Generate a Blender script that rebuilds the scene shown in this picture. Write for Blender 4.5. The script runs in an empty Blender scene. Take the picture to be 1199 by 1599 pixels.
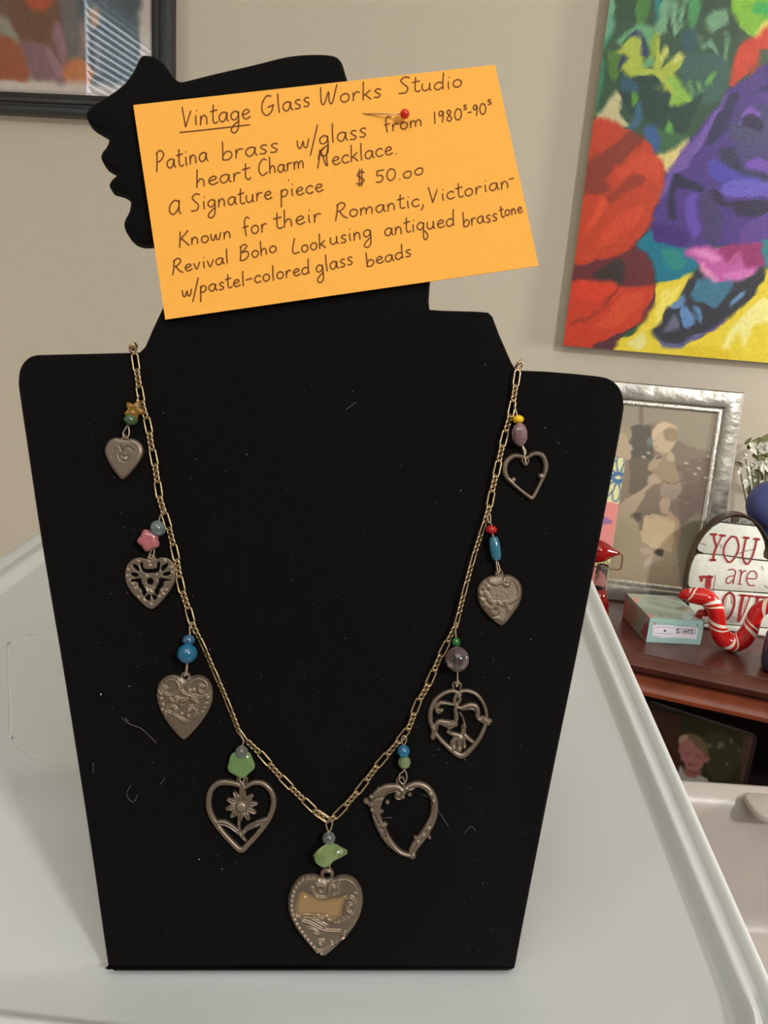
import bpy, math, random
import numpy as np
from mathutils import Matrix, Vector

random.seed(7)
RNG = np.random.default_rng(11)
SC = bpy.context.scene
COL = SC.collection

# ------------------------------------------------------------------ camera
FPX = 1200.0                      # focal length in pixels of the 1199 x 1599 frame
CZ = 1.195                        # lens height above the floor
PITCH, ROLL, YAW = math.radians(15.5), math.radians(4.5), math.radians(8.0)
def _w(v):                        # camera heading -> room axes (x along back wall, y towards it)
    c, s = math.cos(YAW), math.sin(YAW)
    return np.array([v[0]*c - v[1]*s, v[0]*s + v[1]*c, v[2]])
_f = np.array([0, math.cos(PITCH), -math.sin(PITCH)])
_u = np.array([0, math.sin(PITCH), math.cos(PITCH)])
_x = np.array([1.0, 0, 0])
FW = _w(_f)
RT = _w(math.cos(ROLL)*_x + math.sin(ROLL)*_u)
UP = _w(math.cos(ROLL)*_u - math.sin(ROLL)*_x)
EYE = np.array([0, 0, CZ])
cam = bpy.data.cameras.new('camera')
cam.sensor_fit = 'HORIZONTAL'; cam.sensor_width = 36.0; cam.lens = 36.0*FPX/1199.0
cam.clip_start = 0.01
camo = bpy.data.objects.new('camera', cam); COL.objects.link(camo)
M = Matrix.Identity(4)
for i in range(3):
    M[i][0], M[i][1], M[i][2], M[i][3] = RT[i], UP[i], -FW[i], EYE[i]
camo.matrix_world = M
SC.camera = camo

# ------------------------------------------------------------------ world, lights, exposure
wd = bpy.data.worlds.new('world'); SC.world = wd; wd.use_nodes = True
wd.node_tree.nodes['Background'].inputs[0].default_value = (0.9, 0.95, 1.0, 1)
wd.node_tree.nodes['Background'].inputs[1].default_value = 0.3
def area(name, loc, tgt, sx, sy, power, col):
    l = bpy.data.lights.new(name, 'AREA'); l.shape = 'RECTANGLE'; l.size = sx; l.size_y = sy
    l.energy = power; l.color = col
    o = bpy.data.objects.new(name, l); COL.objects.link(o)
    o.location = loc
    d = Vector(tgt) - Vector(loc)
    o.rotation_euler = d.to_track_quat('-Z', 'Y').to_euler()
    return o
area('ceiling_light_glow', (0.2, -0.9, 2.52), (0.2, -0.89, 0), 1.5, 1.5, 15, (1, 0.985, 0.955))
def lamp(loc, power, col, r):
    l = bpy.data.lights.new('fill_glow', 'POINT'); l.energy = power; l.color = col; l.shadow_soft_size = r
    o = bpy.data.objects.new('fill_glow', l); COL.objects.link(o); o.location = loc
lamp((0.95, 0.72, CZ+.02), 19, (1, .95, .88), .09)      # added point light on the right, lifts the wall's right side
area('key_lamp_glow', (1.25, -0.95, CZ+.92), (0.1, 0.5, CZ-.05), 0.17, 0.17, 22, (1, .975, .93))   # lamp over the viewer's right shoulder
lamp((-1.25, 0.10, CZ-.50), 11, (1, .92, .84), .12)    # added fill under the tray's level, brightens the low left wall; no lamp there
SC.view_settings.view_transform = 'Standard'
SC.view_settings.look = 'None'
SC.view_settings.gamma = 1.0
SC.view_settings.use_curve_mapping = False
SC.view_settings.exposure = 0.0
try:
    SC.cycles.use_denoising = True
    SC.cycles.max_bounces = 10
    SC.cycles.sample_clamp_indirect = 3.0
    SC.cycles.caustics_reflective = False
    SC.cycles.caustics_refractive = False
except Exception:
    pass

# ------------------------------------------------------------------ helpers
def lin(c):
    a = np.array(c, dtype=float)/255.0
    return np.where(a <= 0.04045, a/12.92, ((a+0.055)/1.055)**2.4)
def ray(px, py):
    return FW + (np.asarray(px, float)[..., None]-599.5)/FPX*RT - (np.asarray(py, float)[..., None]-799.5)/FPX*UP

class Plane:
    """A real flat surface in the room: origin, right, up and normal (towards the viewer)."""
    def __init__(s, o, ux, uy):
        s.o = np.array(o, float); s.ux = np.array(ux, float)/np.linalg.norm(ux)
        uy = np.array(uy, float); uy = uy - s.ux*(uy@s.ux); s.uy = uy/np.linalg.norm(uy)
        s.n = np.cross(s.ux, s.uy)
    def hit(s, px, py, off=0.0):
        r = ray(px, py)
        k = ((s.o + s.n*off - EYE)@s.n)/(r@s.n)
        P = EYE + r*k[..., None] - s.o
        return np.stack([P@s.ux, P@s.uy], -1)
    def h(s, p, off=0.0):
        a = s.hit(p[0], p[1], off); return (float(a[0]), float(a[1]))
    def pts(s, L, off=0.0):
        L = np.array(L, float); return s.hit(L[:, 0], L[:, 1], off)
    def mat(s):
        m = Matrix.Identity(4)
        for i in range(3):
            m[i][0], m[i][1], m[i][2], m[i][3] = s.ux[i], s.uy[i], s.n[i], s.o[i]
        return m
def onz(px, py, z):               # the point of a horizontal surface at height z
    r = ray(px, py); return EYE + r*((z-CZ)/r[2])

def setp(o, label=None, cat=None, group=None, kind=None):
    if label: o['label'] = label
    if cat: o['category'] = cat
    if group: o['group'] = group
    if kind: o['kind'] = kind
    return o
def empty(name, mat=None, label=None, cat=None, group=None):
    o = bpy.data.objects.new(name, None); COL.objects.link(o)
    o.empty_display_size = 0.02
    if mat is not None: o.matrix_world = mat
    return setp(o, label, cat, group)
def link(name, me, mat=None, parent=None, mw=None, label=None, kind=None):
    o = bpy.data.objects.new(name, me); COL.objects.link(o)
    if mat is not None and not me.materials: me.materials.append(mat)
    if parent is not None: o.parent = parent
    if mw is not None: o.matrix_world = mw
    return setp(o, label, None, None, kind)

def rotm(ax, ay, az):
    return np.array(Matrix.Rotation(az, 3, 'Z') @ Matrix.Rotation(ay, 3, 'Y') @ Matrix.Rotation(ax, 3, 'X'))

class MB:
    def __init__(s): s.v = []; s.f = []; s.uv = None
    def add(s, vs, fs):
        b = len(s.v); s.v += [tuple(map(float, p)) for p in vs]
        s.f += [tuple(b+i for i in f) for f in fs]; return s
    def box(s, c, sz, R=None, bev=0.0):
        x, y, z = sz[0]/2, sz[1]/2, sz[2]/2
        b = min(bev, x*.45, y*.45, z*.45)
        vs = []; fs = []
        if b <= 0:
            vs = [(i*x, j*y, k*z) for i in (-1, 1) for j in (-1, 1) for k in (-1, 1)]
            fs = [(0, 1, 3, 2), (4, 6, 7, 5), (0, 4, 5, 1), (2, 3, 7, 6), (0, 2, 6, 4), (1, 5, 7, 3)]
        else:
            idx = {}
            for i in (-1, 1):
                for j in (-1, 1):
                    for k in (-1, 1):
                        idx[i, j, k] = len(vs)
                        vs += [(i*x, j*(y-b), k*(z-b)), (i*(x-b), j*y, k*(z-b)), (i*(x-b), j*(y-b), k*z)]
                        a = idx[i, j, k]; fs.append((a, a+1, a+2) if i*j*k > 0 else (a, a+2, a+1))
            for i in (-1, 1):
                q = [idx[i, -1, -1], idx[i, 1, -1], idx[i, 1, 1], idx[i, -1, 1]]
                fs.append(tuple(q if i > 0 else q[::-1]))
                q = [idx[-1, i, -1]+1, idx[-1, i, 1]+1, idx[1, i, 1]+1, idx[1, i, -1]+1]
                fs.append(tuple(q if i > 0 else q[::-1]))
                q = [idx[-1, -1, i]+2, idx[1, -1, i]+2, idx[1, 1, i]+2, idx[-1, 1, i]+2]
                fs.append(tuple(q if i > 0 else q[::-1]))
            for i in (-1, 1):
                for j in (-1, 1):
                    a, c2 = idx[i, j, -1], idx[i, j, 1]
                    q = [a, a+1, c2+1, c2]; fs.append(tuple(q if i*j > 0 else q[::-1]))
                    a, c2 = idx[i, -1, j], idx[i, 1, j]
                    q = [a, c2, c2+2, a+2]; fs.append(tuple(q if i*j > 0 else q[::-1]))
                    a, c2 = idx[-1, i, j], idx[1, i, j]
                    q = [a+1, a+2, c2+2, c2+1]; fs.append(tuple(q if i*j > 0 else q[::-1]))
        vs = np.array(vs)
        if R is not None: vs = vs@np.array(R).T
        return s.add(vs+np.array(c), fs)
    def prism(s, poly, z0, z1, bev=0.0, back_bev=True):
        poly = np.array(poly, float)
        if area2(poly) < 0: poly = poly[::-1]
        n = len(poly)
        if bev > 0:
            e = np.roll(poly, -1, 0)-poly; e /= np.linalg.norm(e, axis=1)[:, None]+1e-12
            nn = np.stack([-e[:, 1], e[:, 0]], 1); nv = nn+np.roll(nn, 1, 0)
            nv /= np.linalg.norm(nv, axis=1)[:, None]+1e-9
            ins = poly+nv*bev; mid = poly+nv*bev*.3
            lay = [(ins if back_bev else poly, z0)]
            if back_bev: lay += [(mid, z0+bev*.3), (poly, z0+bev)]
            lay += [(poly, z1-bev), (mid, z1-bev*.3), (ins, z1)]
        else: lay = [(poly, z0), (poly, z1)]
        vs = []; fs = []
        for P, z in lay: vs += [(p[0], p[1], z) for p in P]
        for k in range(len(lay)-1):
            for i in range(n):
                j = (i+1) % n
                fs.append((k*n+i, k*n+j, (k+1)*n+j, (k+1)*n+i))
        fs.append(tuple(range(n))[::-1]); b = (len(lay)-1)*n
        fs.append(tuple(range(b, b+n)))
        return s.add(vs, fs)
    def lathe(s, prof, seg=32, c=(0, 0, 0), R=None, sx=1.0, sy=1.0):
        vs = []; fs = []
        for r, z in prof:
            for k in range(seg):
                a = 2*math.pi*k/seg; vs.append((r*math.cos(a)*sx, r*math.sin(a)*sy, z))
        for i in range(len(prof)-1):
            for k in range(seg):
                l = (k+1) % seg
                fs.append((i*seg+k, i*seg+l, (i+1)*seg+l, (i+1)*seg+k))
        if prof[0][0] > 1e-7: fs.append(tuple(range(seg))[::-1])
        if prof[-1][0] > 1e-7: fs.append(tuple(range((len(prof)-1)*seg, len(prof)*seg)))
        vs = np.array(vs)
        if R is not None: vs = vs@np.array(R).T
        return s.add(vs+np.array(c), fs)
    def ball(s, c, r, seg=16, rings=10, R=None, sz=(1, 1, 1)):
        prof = [(r*math.sin(math.pi*i/rings), -r*math.cos(math.pi*i/rings)) for i in range(rings+1)]
        prof[0] = (r*.02, -r); prof[-1] = (r*.02, r)
        b = MB().lathe(prof, seg); vs = np.array(b.v)*np.array(sz)
        if R is not None: vs = vs@np.array(R).T
        return s.add(vs+np.array(c), b.f)
    def tube(s, path, r, seg=8, closed=False, caps=True, flat=1.0):
        P = np.array(path, float); n = len(P)
        rr = np.full(n, r) if np.isscalar(r) else np.array(r, float)
        if closed: T = np.roll(P, -1, 0)-np.roll(P, 1, 0)
        else: T = np.gradient(P, axis=0)
        T /= np.linalg.norm(T, axis=1)[:, None]+1e-12
        ref = np.array([0, 0, 1.0])
        if abs(T[0]@ref) > .9: ref = np.array([0, 1.0, 0])
        N = ref-T[0]*(ref@T[0]); N /= np.linalg.norm(N)
        vs = []; fs = []
        for i in range(n):
            N = N-T[i]*(N@T[i]); N /= np.linalg.norm(N)+1e-12
            B = np.cross(T[i], N)
            for k in range(seg):
                a = 2*math.pi*k/seg
                vs.append(P[i]+rr[i]*(math.cos(a)*N*flat+math.sin(a)*B))
        for i in range(n if closed else n-1):
            j = (i+1) % n
            for k in range(seg):
                l = (k+1) % seg
                fs.append((i*seg+k, i*seg+l, j*seg+l, j*seg+k))
        if not closed and caps:
            fs.append(tuple(range(seg))[::-1]); fs.append(tuple(range((n-1)*seg, n*seg)))
        return s.add(vs, fs)
    def ribbon(s, pts, w, z):
        P = np.array(pts, float)
        if len(P) == 1: P = np.array([P[0], P[0]+[w*.3, 0]])
        T = np.gradient(P, axis=0); T /= np.linalg.norm(T, axis=1)[:, None]+1e-12
        N = np.stack([-T[:, 1], T[:, 0]], 1)
        ww = np.full(len(P), w) if np.isscalar(w) else np.array(w)
        L = P+N*ww[:, None]/2; Rr = P-N*ww[:, None]/2
        a = P[0]-T[0]*ww[0]*.4; b = P[-1]+T[-1]*ww[-1]*.4
        vs = [(a[0], a[1], z)]
        for l, r2 in zip(L, Rr): vs += [(l[0], l[1], z), (r2[0], r2[1], z)]
        vs.append((b[0], b[1], z))
        fs = [(0, 2, 1)]
        for i in range(len(P)-1):
            o = 1+2*i; fs.append((o, o+1, o+3, o+2))
        o = 1+2*(len(P)-1); fs.append((o, o+1, o+2))
        return s.add(vs, fs)
    def mesh(s, name, mat=None, smooth=False, angle=None):
        me = bpy.data.meshes.new(name); me.from_pydata(s.v, [], s.f); me.update()
        if smooth: me.polygons.foreach_set('use_smooth', [True]*len(me.polygons))
        if angle is not None:
            me.polygons.foreach_set('use_smooth', [True]*len(me.polygons))
            me.set_sharp_from_angle(angle=math.radians(angle))
        if mat: me.materials.append(mat)
        return me
    def build(s, name, mat, parent=None, mw=None, smooth=False, angle=None, label=None, kind=None):
        return link(name, s.mesh(name, mat, smooth, angle), None, parent, mw, label, kind)

def area2(p):
    p = np.array(p); q = np.roll(p, -1, 0)
    return float((p[:, 0]*q[:, 1]-q[:, 0]*p[:, 1]).sum())
def cat(pts, n=6, closed=False):
    P = np.array(pts, float); out = []; m = len(P)
    if m < 3 and not closed: return P
    for i in range(m if closed else m-1):
        if closed: p0, p1, p2, p3 = P[(i-1) % m], P[i], P[(i+1) % m], P[(i+2) % m]
        else:
            p1, p2 = P[i], P[i+1]
            p0 = P[i-1] if i > 0 else 2*p1-p2
            p3 = P[i+2] if i+2 < m else 2*p2-p1
        for k in range(n):
            t = k/n
            out.append(.5*((2*p1)+(p2-p0)*t+(2*p0-5*p1+4*p2-p3)*t*t+(3*p1-p0-3*p2+p3)*t**3))
    if not closed: out.append(P[-1])
    return np.array(out)
def rrect(x0, y0, x1, y1, r, n=6):
    out = []
    for cx, cy, a0 in ((x1-r, y0+r, -90), (x1-r, y1-r, 0), (x0+r, y1-r, 90), (x0+r, y0+r, 180)):
        for k in range(n+1):
            a = math.radians(a0+90*k/n); out.append((cx+r*math.cos(a), cy+r*math.sin(a)))
    return out

# ------------------------------------------------------------------ materials
def pm(name, col, rough=.5, metal=0.0, spec=.5, noise=None, bump=None, **kw):
    """Principled material; noise=(scale, amount) colour mottling, bump=(scale, strength)."""
    m = bpy.data.materials.new(name); m.use_nodes = True
    nt = m.node_tree; b = nt.nodes['Principled BSDF']
    c = lin(col) if max(col) > 1.5 or isinstance(col[0], int) else np.array(col)
    b.inputs['Base Color'].default_value = (*c, 1)
    b.inputs['Roughness'].default_value = rough
    b.inputs['Metallic'].default_value = metal
    b.inputs['Specular IOR Level'].default_value = spec
    for k, v in kw.items(): b.inputs[k.replace('_', ' ')].default_value = v
    tc = nt.nodes.new('ShaderNodeTexCoord')
    if noise:
        n = nt.nodes.new('ShaderNodeTexNoise'); n.inputs['Scale'].default_value = noise[0]
        n.inputs['Detail'].default_value = 4
        nt.links.new(tc.outputs['Object'], n.inputs['Vector'])
        r = nt.nodes.new('ShaderNodeMapRange')
        r.inputs['From Min'].default_value = .3; r.inputs['From Max'].default_value = .7
        r.inputs['To Min'].default_value = 1-noise[1]; r.inputs['To Max'].default_value = 1+noise[1]
        nt.links.new(n.outputs['Fac'], r.inputs['Value'])
        mx = nt.nodes.new('ShaderNodeVectorMath'); mx.operation = 'SCALE'
        mx.inputs[0].default_value = tuple(c)
        nt.links.new(r.outputs[0], mx.inputs['Scale'])
        nt.links.new(mx.outputs[0], b.inputs['Base Color'])
    if bump:
        n = nt.nodes.new('ShaderNodeTexNoise'); n.inputs['Scale'].default_value = bump[0]
        n.inputs['Detail'].default_value = 3
        nt.links.new(tc.outputs['Object'], n.inputs['Vector'])
        bp = nt.nodes.new('ShaderNodeBump'); bp.inputs['Strength'].default_value = bump[1]
        bp.inputs['Distance'].default_value = bump[2] if len(bump) > 2 else .001
        nt.links.new(n.outputs['Fac'], bp.inputs['Height'])
        nt.links.new(bp.outputs[0], b.inputs['Normal'])
    return m
def art_mat(name, rough=.6, spec=.3, bump=None, metal=0.0):
    m = pm(name, (200, 200, 200), rough, metal, spec, bump=bump)
    nt = m.node_tree; a = nt.nodes.new('ShaderNodeAttribute'); a.attribute_name = 'Col'
    nt.links.new(a.outputs['Color'], nt.nodes['Principled BSDF'].inputs['Base Color'])
    return m
def glassy(name, col, trans=.6, rough=.06, ior=1.5):
    """tinted clear bead glass: Fresnel shine over tinted see-through, with a little milky body"""
    m = bpy.data.materials.new(name); m.use_nodes = True; n = m.node_tree; n.nodes.clear(); c = tuple(lin(col))
    o = n.nodes.new('ShaderNodeOutputMaterial'); t = n.nodes.new('ShaderNodeBsdfRefraction'); t.inputs['Color'].default_value = (*[x**.6 for x in c], 1); t.inputs['IOR'].default_value = 1.35; t.inputs['Roughness'].default_value = rough
    d = n.nodes.new('ShaderNodeBsdfPrincipled'); d.inputs['Base Color'].default_value = (*c, 1); d.inputs['Roughness'].default_value = .25; d.inputs['Subsurface Weight'].default_value = .0
    tl = n.nodes.new('ShaderNodeBsdfTranslucent'); tl.inputs['Color'].default_value = (*c, 1)
    md = n.nodes.new('ShaderNodeMixShader'); md.inputs[0].default_value = .4
    lw = n.nodes.new('ShaderNodeLayerWeight'); lw.inputs['Blend'].default_value = .35
    mp = n.nodes.new('ShaderNodeMapRange'); mp.inputs['To Min'].default_value = trans*1.08; mp.inputs['To Max'].default_value = max(trans-.45, 0)
    g = n.nodes.new('ShaderNodeBsdfGlossy'); g.inputs['Roughness'].default_value = .13; f = n.nodes.new('ShaderNodeFresnel'); f.inputs['IOR'].default_value = 1.8
    m1 = n.nodes.new('ShaderNodeMixShader'); m2 = n.nodes.new('ShaderNodeMixShader'); L = n.links.new
    L(d.outputs[0], md.inputs[1]); L(tl.outputs[0], md.inputs[2]); L(lw.outputs['Facing'], mp.inputs['Value']); L(mp.outputs[0], m1.inputs[0]); L(md.outputs[0], m1.inputs[1]); L(t.outputs[0], m1.inputs[2])
    L(f.outputs[0], m2.inputs[0]); L(m1.outputs[0], m2.inputs[1]); L(g.outputs[0], m2.inputs[2]); L(m2.outputs[0], o.inputs[0])
    return m

M_WALL = pm('wall_paint', (192, 183, 166), .85, noise=(1.3, .02), bump=(220, .25, .0008))
M_CEIL = pm('ceiling_paint', (225, 222, 214), .9, noise=(2, .02))
M_FLOOR = pm('floor_carpet', (188, 180, 168), .95, noise=(60, .25))
M_VELVET = pm('black_velvet', (.0030, .0026, .0025), .95, spec=.10, noise=(1600, .7), bump=(2500, .6, .0003),
              Sheen_Weight=.03, Sheen_Roughness=.5)
M_CARD = pm('orange_card', (244, 174, 74), .75, spec=.2, noise=(300, .015))
M_INK = pm('brown_ink', (112, 62, 24), .6, spec=.2)
M_PLAST = pm('white_plastic', (208, 213, 214), .33, spec=.5, noise=(6, .025), bump=(9, .12, .004))
M_PLAST2 = pm('frosted_plastic', (170, 164, 158), .3, spec=.5, noise=(9, .05), bump=(14, .25, .005))
M_BRASS = pm('chain_brass', (.47, .35, .20), .36, .95, noise=(900, .3))
M_WIRE = pm('wire_brass', (.42, .34, .25), .42, .85)
M_WOOD = pm('cherry_wood', (84, 44, 36), .3, spec=.6, noise=(30, .25))
M_WOOD2 = pm('cherry_moulding', (138, 66, 38), .35, spec=.5, noise=(40, .25))
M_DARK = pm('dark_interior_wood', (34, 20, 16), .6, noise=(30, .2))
M_BLACKF = pm('black_frame', (40, 41, 42), .38, spec=.5, noise=(90, .25))
M_MATB = pm('white_mat_board', (192, 188, 178), .8)
M_PEWTER = pm('pewter', (.47, .45, .41), .3, .8, noise=(28, .28), bump=(45, .5, .003))
M_SILVER = pm('silver_bead', (.75, .73, .68), .28, .85, noise=(260, .3), bump=(700, .6, .0006))
M_PANE = bpy.data.materials.new('picture_glass'); M_PANE.use_nodes = True   # thin flat glass: clear, with its real Fresnel reflection
_n = M_PANE.node_tree; _n.nodes.clear()
_o = _n.nodes.new('ShaderNodeOutputMaterial'); _t = _n.nodes.new('ShaderNodeBsdfTransparent'); _g = _n.nodes.new('ShaderNodeBsdfGlossy'); _g.inputs['Roughness'].default_value = .02
_f2 = _n.nodes.new('ShaderNodeFresnel'); _f2.inputs['IOR'].default_value = 1.5; _m = _n.nodes.new('ShaderNodeMixShader')
_gb = _n.nodes.new('ShaderNodeNewGeometry'); _iv = _n.nodes.new('ShaderNodeMath'); _iv.operation = 'SUBTRACT'; _iv.inputs[0].default_value = 1.0
_ml = _n.nodes.new('ShaderNodeMath'); _ml.operation = 'MULTIPLY'
_n.links.new(_gb.outputs['Backfacing'], _iv.inputs[1]); _n.links.new(_f2.outputs[0], _ml.inputs[0]); _n.links.new(_iv.outputs[0], _ml.inputs[1])
_n.links.new(_ml.outputs[0], _m.inputs[0]); _n.links.new(_t.outputs[0], _m.inputs[1]); _n.links.new(_g.outputs[0], _m.inputs[2]); _n.links.new(_m.outputs[0], _o.inputs[0])
M_RED = pm('red_enamel', (198, 30, 28), .16, spec=.6)
M_CANVAS = pm('canvas_edge', (172, 158, 132), .8)

# ------------------------------------------------------------------ room shell
X0, X1, Y0, YB, ZT = -2.1, 2.4, -3.0, 1.05, 2.6
def wallbox(name, c, sz, mat):
    o = MB().box((0, 0, 0), sz).build(name, mat, mw=Matrix.Translation(c)); setp(o, kind='structure'); return o
wallbox('wall_back', ((X0+X1)/2, YB+.05, ZT/2), (X1-X0+.2, .1, ZT), M_WALL)
wallbox('wall_right', (X1+.05, (Y0+YB)/2, ZT/2), (.1, YB-Y0, ZT), M_WALL)
wallbox('wall_front', ((X0+X1)/2, Y0-.05, ZT/2), (X1-X0+.2, .1, ZT), M_WALL)
wallbox('floor', ((X0+X1)/2, (Y0+YB)/2, -.05), (X1-X0+.2, YB-Y0+.2, .1), M_FLOOR)
wallbox('ceiling', ((X0+X1)/2, (Y0+YB)/2, ZT+.05), (X1-X0+.2, YB-Y0+.2, .1), M_CEIL)
# left wall with a window opening: its blind is what the picture glass mirrors
WY0, WY1, WZ0, WZ1 = -2.75, -1.66, CZ+.45, CZ+1.3
wl = MB()
def _yz(y0, y1, z0, z1): wl.box((X0-.05, (y0+y1)/2, (z0+z1)/2), (.1, y1-y0, z1-z0))
_yz(Y0, WY0, 0, ZT); _yz(WY1, YB, 0, ZT); _yz(WY0, WY1, 0, WZ0); _yz(WY0, WY1, WZ1, ZT)
setp(wl.build('wall_left', M_WALL), kind='structure')
w1 = empty('window_1', Matrix.Translation((X0-.05, (WY0+WY1)/2, (WZ0+WZ1)/2))); w1['kind'] = 'structure'
M_TRIM = pm('white_trim', (215, 213, 205), .5)
fr = MB(); hw, hh = (WY1-WY0)/2, (WZ1-WZ0)/2
for sy in (-1, 1): fr.box((0, sy*(hw-.02), 0), (.08, .04, 2*hh), bev=.004)
for sz_ in (-1, 1): fr.box((0, 0, sz_*(hh-.02)), (.08, 2*hw-.08, .04), bev=.004)
fr.build('window_frame', M_TRIM, w1)
M_DAY = bpy.data.materials.new('daylight_pane'); M_DAY.use_nodes = True
_b = M_DAY.node_tree.nodes['Principled BSDF']
_b.inputs['Emission Color'].default_value = (.78, .9, 1, 1); _b.inputs['Emission Strength'].default_value = 11
MB().box((-.03, 0, 0), (.006, 2*hw-.08, 2*hh-.08)).build('pane', M_DAY, w1)
M_SLAT = pm('blind_slat', (225, 228, 230), .4, Transmission_Weight=0.0)
_nt = M_SLAT.node_tree; _tr = _nt.nodes.new('ShaderNodeBsdfTranslucent'); _mx = _nt.nodes.new('ShaderNodeMixShader')
_tr.inputs[0].default_value = (.8, .85, .9, 1); _mx.inputs[0].default_value = .35
_nt.links.new(_nt.nodes['Principled BSDF'].outputs[0], _mx.inputs[1]); _nt.links.new(_tr.outputs[0], _mx.inputs[2])
_nt.links.new(_mx.outputs[0], _nt.nodes['Material Output'].inputs[0])
bl = empty('window_blind', Matrix.Translation((X0+.03, (WY0+WY1)/2, (WZ0+WZ1)/2)),
           'white horizontal slatted blind hanging in front of the window, seen mirrored in the picture glass', 'blind')
sm = MB().box((0, 0, 0), (.003, 2*hw+.02, .033), rotm(0, math.radians(-32), 0)).mesh('slat', M_SLAT)
ns = int((2*hh+.02)/.032)
for k in range(ns):
    o = link('slat', sm, None, bl); o.location = (0, 0, -hh+.005+k*.032)
MB().box((0, 0, hh+.02), (.04, 2*hw+.02, .035), bev=.004).build('head_rail', M_TRIM, bl)
# lamps that give the light
cl = empty('ceiling_light', Matrix.Translation((.2, -.9, ZT)), 'square white ceiling light panel above and behind the viewer', 'light')
MB().box((0, 0, -.02), (1.56, 1.56, .04), bev=.006).build('housing', M_TRIM, cl)

# ------------------------------------------------------------------ work surface, storage bins
TZ = CZ-.2138                     # the lid surface that carries the bust
def hd(x, y, z=0): return _w(np.array([x, y, z]))
TBZ = CZ-.55
tb = empty('table', Matrix.Translation((.1, .36, 0)), 'plain wooden table carrying the storage bins, hidden below them', 'table')
MB().box((0, 0, TBZ-.015), (1.3, .62, .03), bev=.004).build('tabletop', M_WOOD, tb)
lg = MB().box((0, 0, (TBZ-.03)/2), (.05, .05, TBZ-.03), bev=.003).mesh('leg', M_WOOD)
for sx in (-1, 1):
    for sy in (-1, 1):
        o = link('leg', lg, None, tb); o.location = (sx*.6, sy*.27, 0)

def loop_round(q, r, n=8):        # quad with rounded corners
    q = [np.array(p, float) for p in q]; out = []
    for i in range(4):
        p0, p, p1 = q[i-1], q[i], q[(i+1) % 4]
        a = p+(p0-p)/np.linalg.norm(p0-p)*r; b = p+(p1-p)/np.linalg.norm(p1-p)*r
        for k in range(n+1):
            t = k/n; out.append((1-t)**2*a+2*t*(1-t)*p+t*t*b)
    return np.array(out)
def loft(inner, outer, prof, z, floor=True):
    mb = MB(); n = len(inner); vs = []
    for s_, dz in prof:
        P = inner+(outer-inner)*s_
        vs += [(p[0], p[1], z+dz) for p in P]
    fs = []
    for k in range(len(prof)-1):
        for i in range(n):
            j = (i+1) % n; fs.append((k*n+i, k*n+j, (k+1)*n+j, (k+1)*n+i))
    if floor: fs.append(tuple(range(n))[::-1])
    return mb.add(vs, fs)
def hq(L): return [hd(*p)[:2] for p in L]
i_in = loop_round(hq([(.1228, .169), (.1535, .655), (-.257, .664), (-.251, .188)]), .035)
i_out = loop_round(hq([(.1345, .150), (.1815, .684), (-.2825, .694), (-.2825, .160)]), .05)
bin1 = empty('storage_bin', Matrix.Identity(4), 'large white plastic storage bin with lid, carrying the black display bust', 'storage bin')
lip = [(0, 0), (.06, .0006), (.16, .0032), (.26, .0058), (.34, .0066), (.44, .0056), (.54, .0048), (.64, .0062),
       (.76, .0082), (.88, .0086), (.96, .0076), (1.0, .0050), (1.01, -.004), (1.01, -.018), (.97, -.018), (.96, -.004), (.5, -.002), (0, -.0022)]
loft(i_in[::-1], i_out[::-1], lip, TZ).build('lid', M_PLAST, bin1, angle=60, label='white lid with a raised double-ridged rim')
n_ = len(i_in)
bs = loft(i_in[::-1], i_out[::-1], [(.86, -.0025), (.8, -.0025), (.35, -.33), (.30, -.335)], TZ, floor=False)
bs.f.append(tuple(range(3*n_, 4*n_))[::-1])
bs.build('tub', M_PLAST2, bin1, angle=50)
# the faint embossed panel line in the lid, left of the bust
pa, pb, pc, pd = hd(-.222, .425), hd(-.163, .309), hd(-.06, .275), hd(-.10, .45)
eb = cat([tuple(p[:2]) + (TZ-.0001,) for p in loop_round([pa[:2], pb[:2], pc[:2], pd[:2]], .02, 5).tolist()
          for p in [np.array(p)]], 2, True)
MB().tube(eb, .0008, 6, closed=True, flat=.3).build('embossed_line', M_PLAST, bin1, smooth=True)

# second bin, lower right
Z2 = CZ-.38
q_out = [(.118, .607), (.62, .686), (.62, .12), (.118, .10)]
o2 = loop_round(q_out, .03)
i2 = loop_round([(.146, .5815), (.59, .652), (.59, .15), (.146, .13)], .035)
bin2 = empty('storage_bin', Matrix.Identity(4), 'lower frosted plastic bin in the bottom right corner, beside the bust\'s bin', 'storage bin')
lip2 = [(-.30, -.125), (-.2, -.124), (0, -.105), (.20, -.045), (.30, -.022), (.40, -.0105), (.52, -.0075), (.62, -.003), (.8, 0), (.94, -.001), (1, -.005), (1, -.02), (.96, -.02), (.9, -.006), (.5, -.012), (.36, -.024), (.26, -.046), (.06, -.106), (-.2, -.127), (-.3, -.128)]
loft(i2, o2, lip2, Z2).build('lid', M_PLAST2, bin2, angle=60)  # open tub's rim and inside, not a lid; made deep so the well darkens
b2 = loft(i2, o2, [(.84, -.0045), (.8, -.02), (.2, -.165), (.1, -.169)], Z2, floor=False); b2.f.append(tuple(range(3*len(i2), 4*len(i2))))
b2.build('tub', M_PLAST2, bin2, angle=50)
c2 = onz(1207, 1262, Z2-.003)
MB().prism(rrect(-.020, -.017, .020, .017, .010, 6), -.004, .0015, bev=.0012).build('latch_tab', M_PLAST2, bin2, mw=Matrix.Translation((float(c2[0]), float(c2[1]), Z2-.002)) @ Matrix.Rotation(.15, 4, 'Z'), angle=50)

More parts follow.
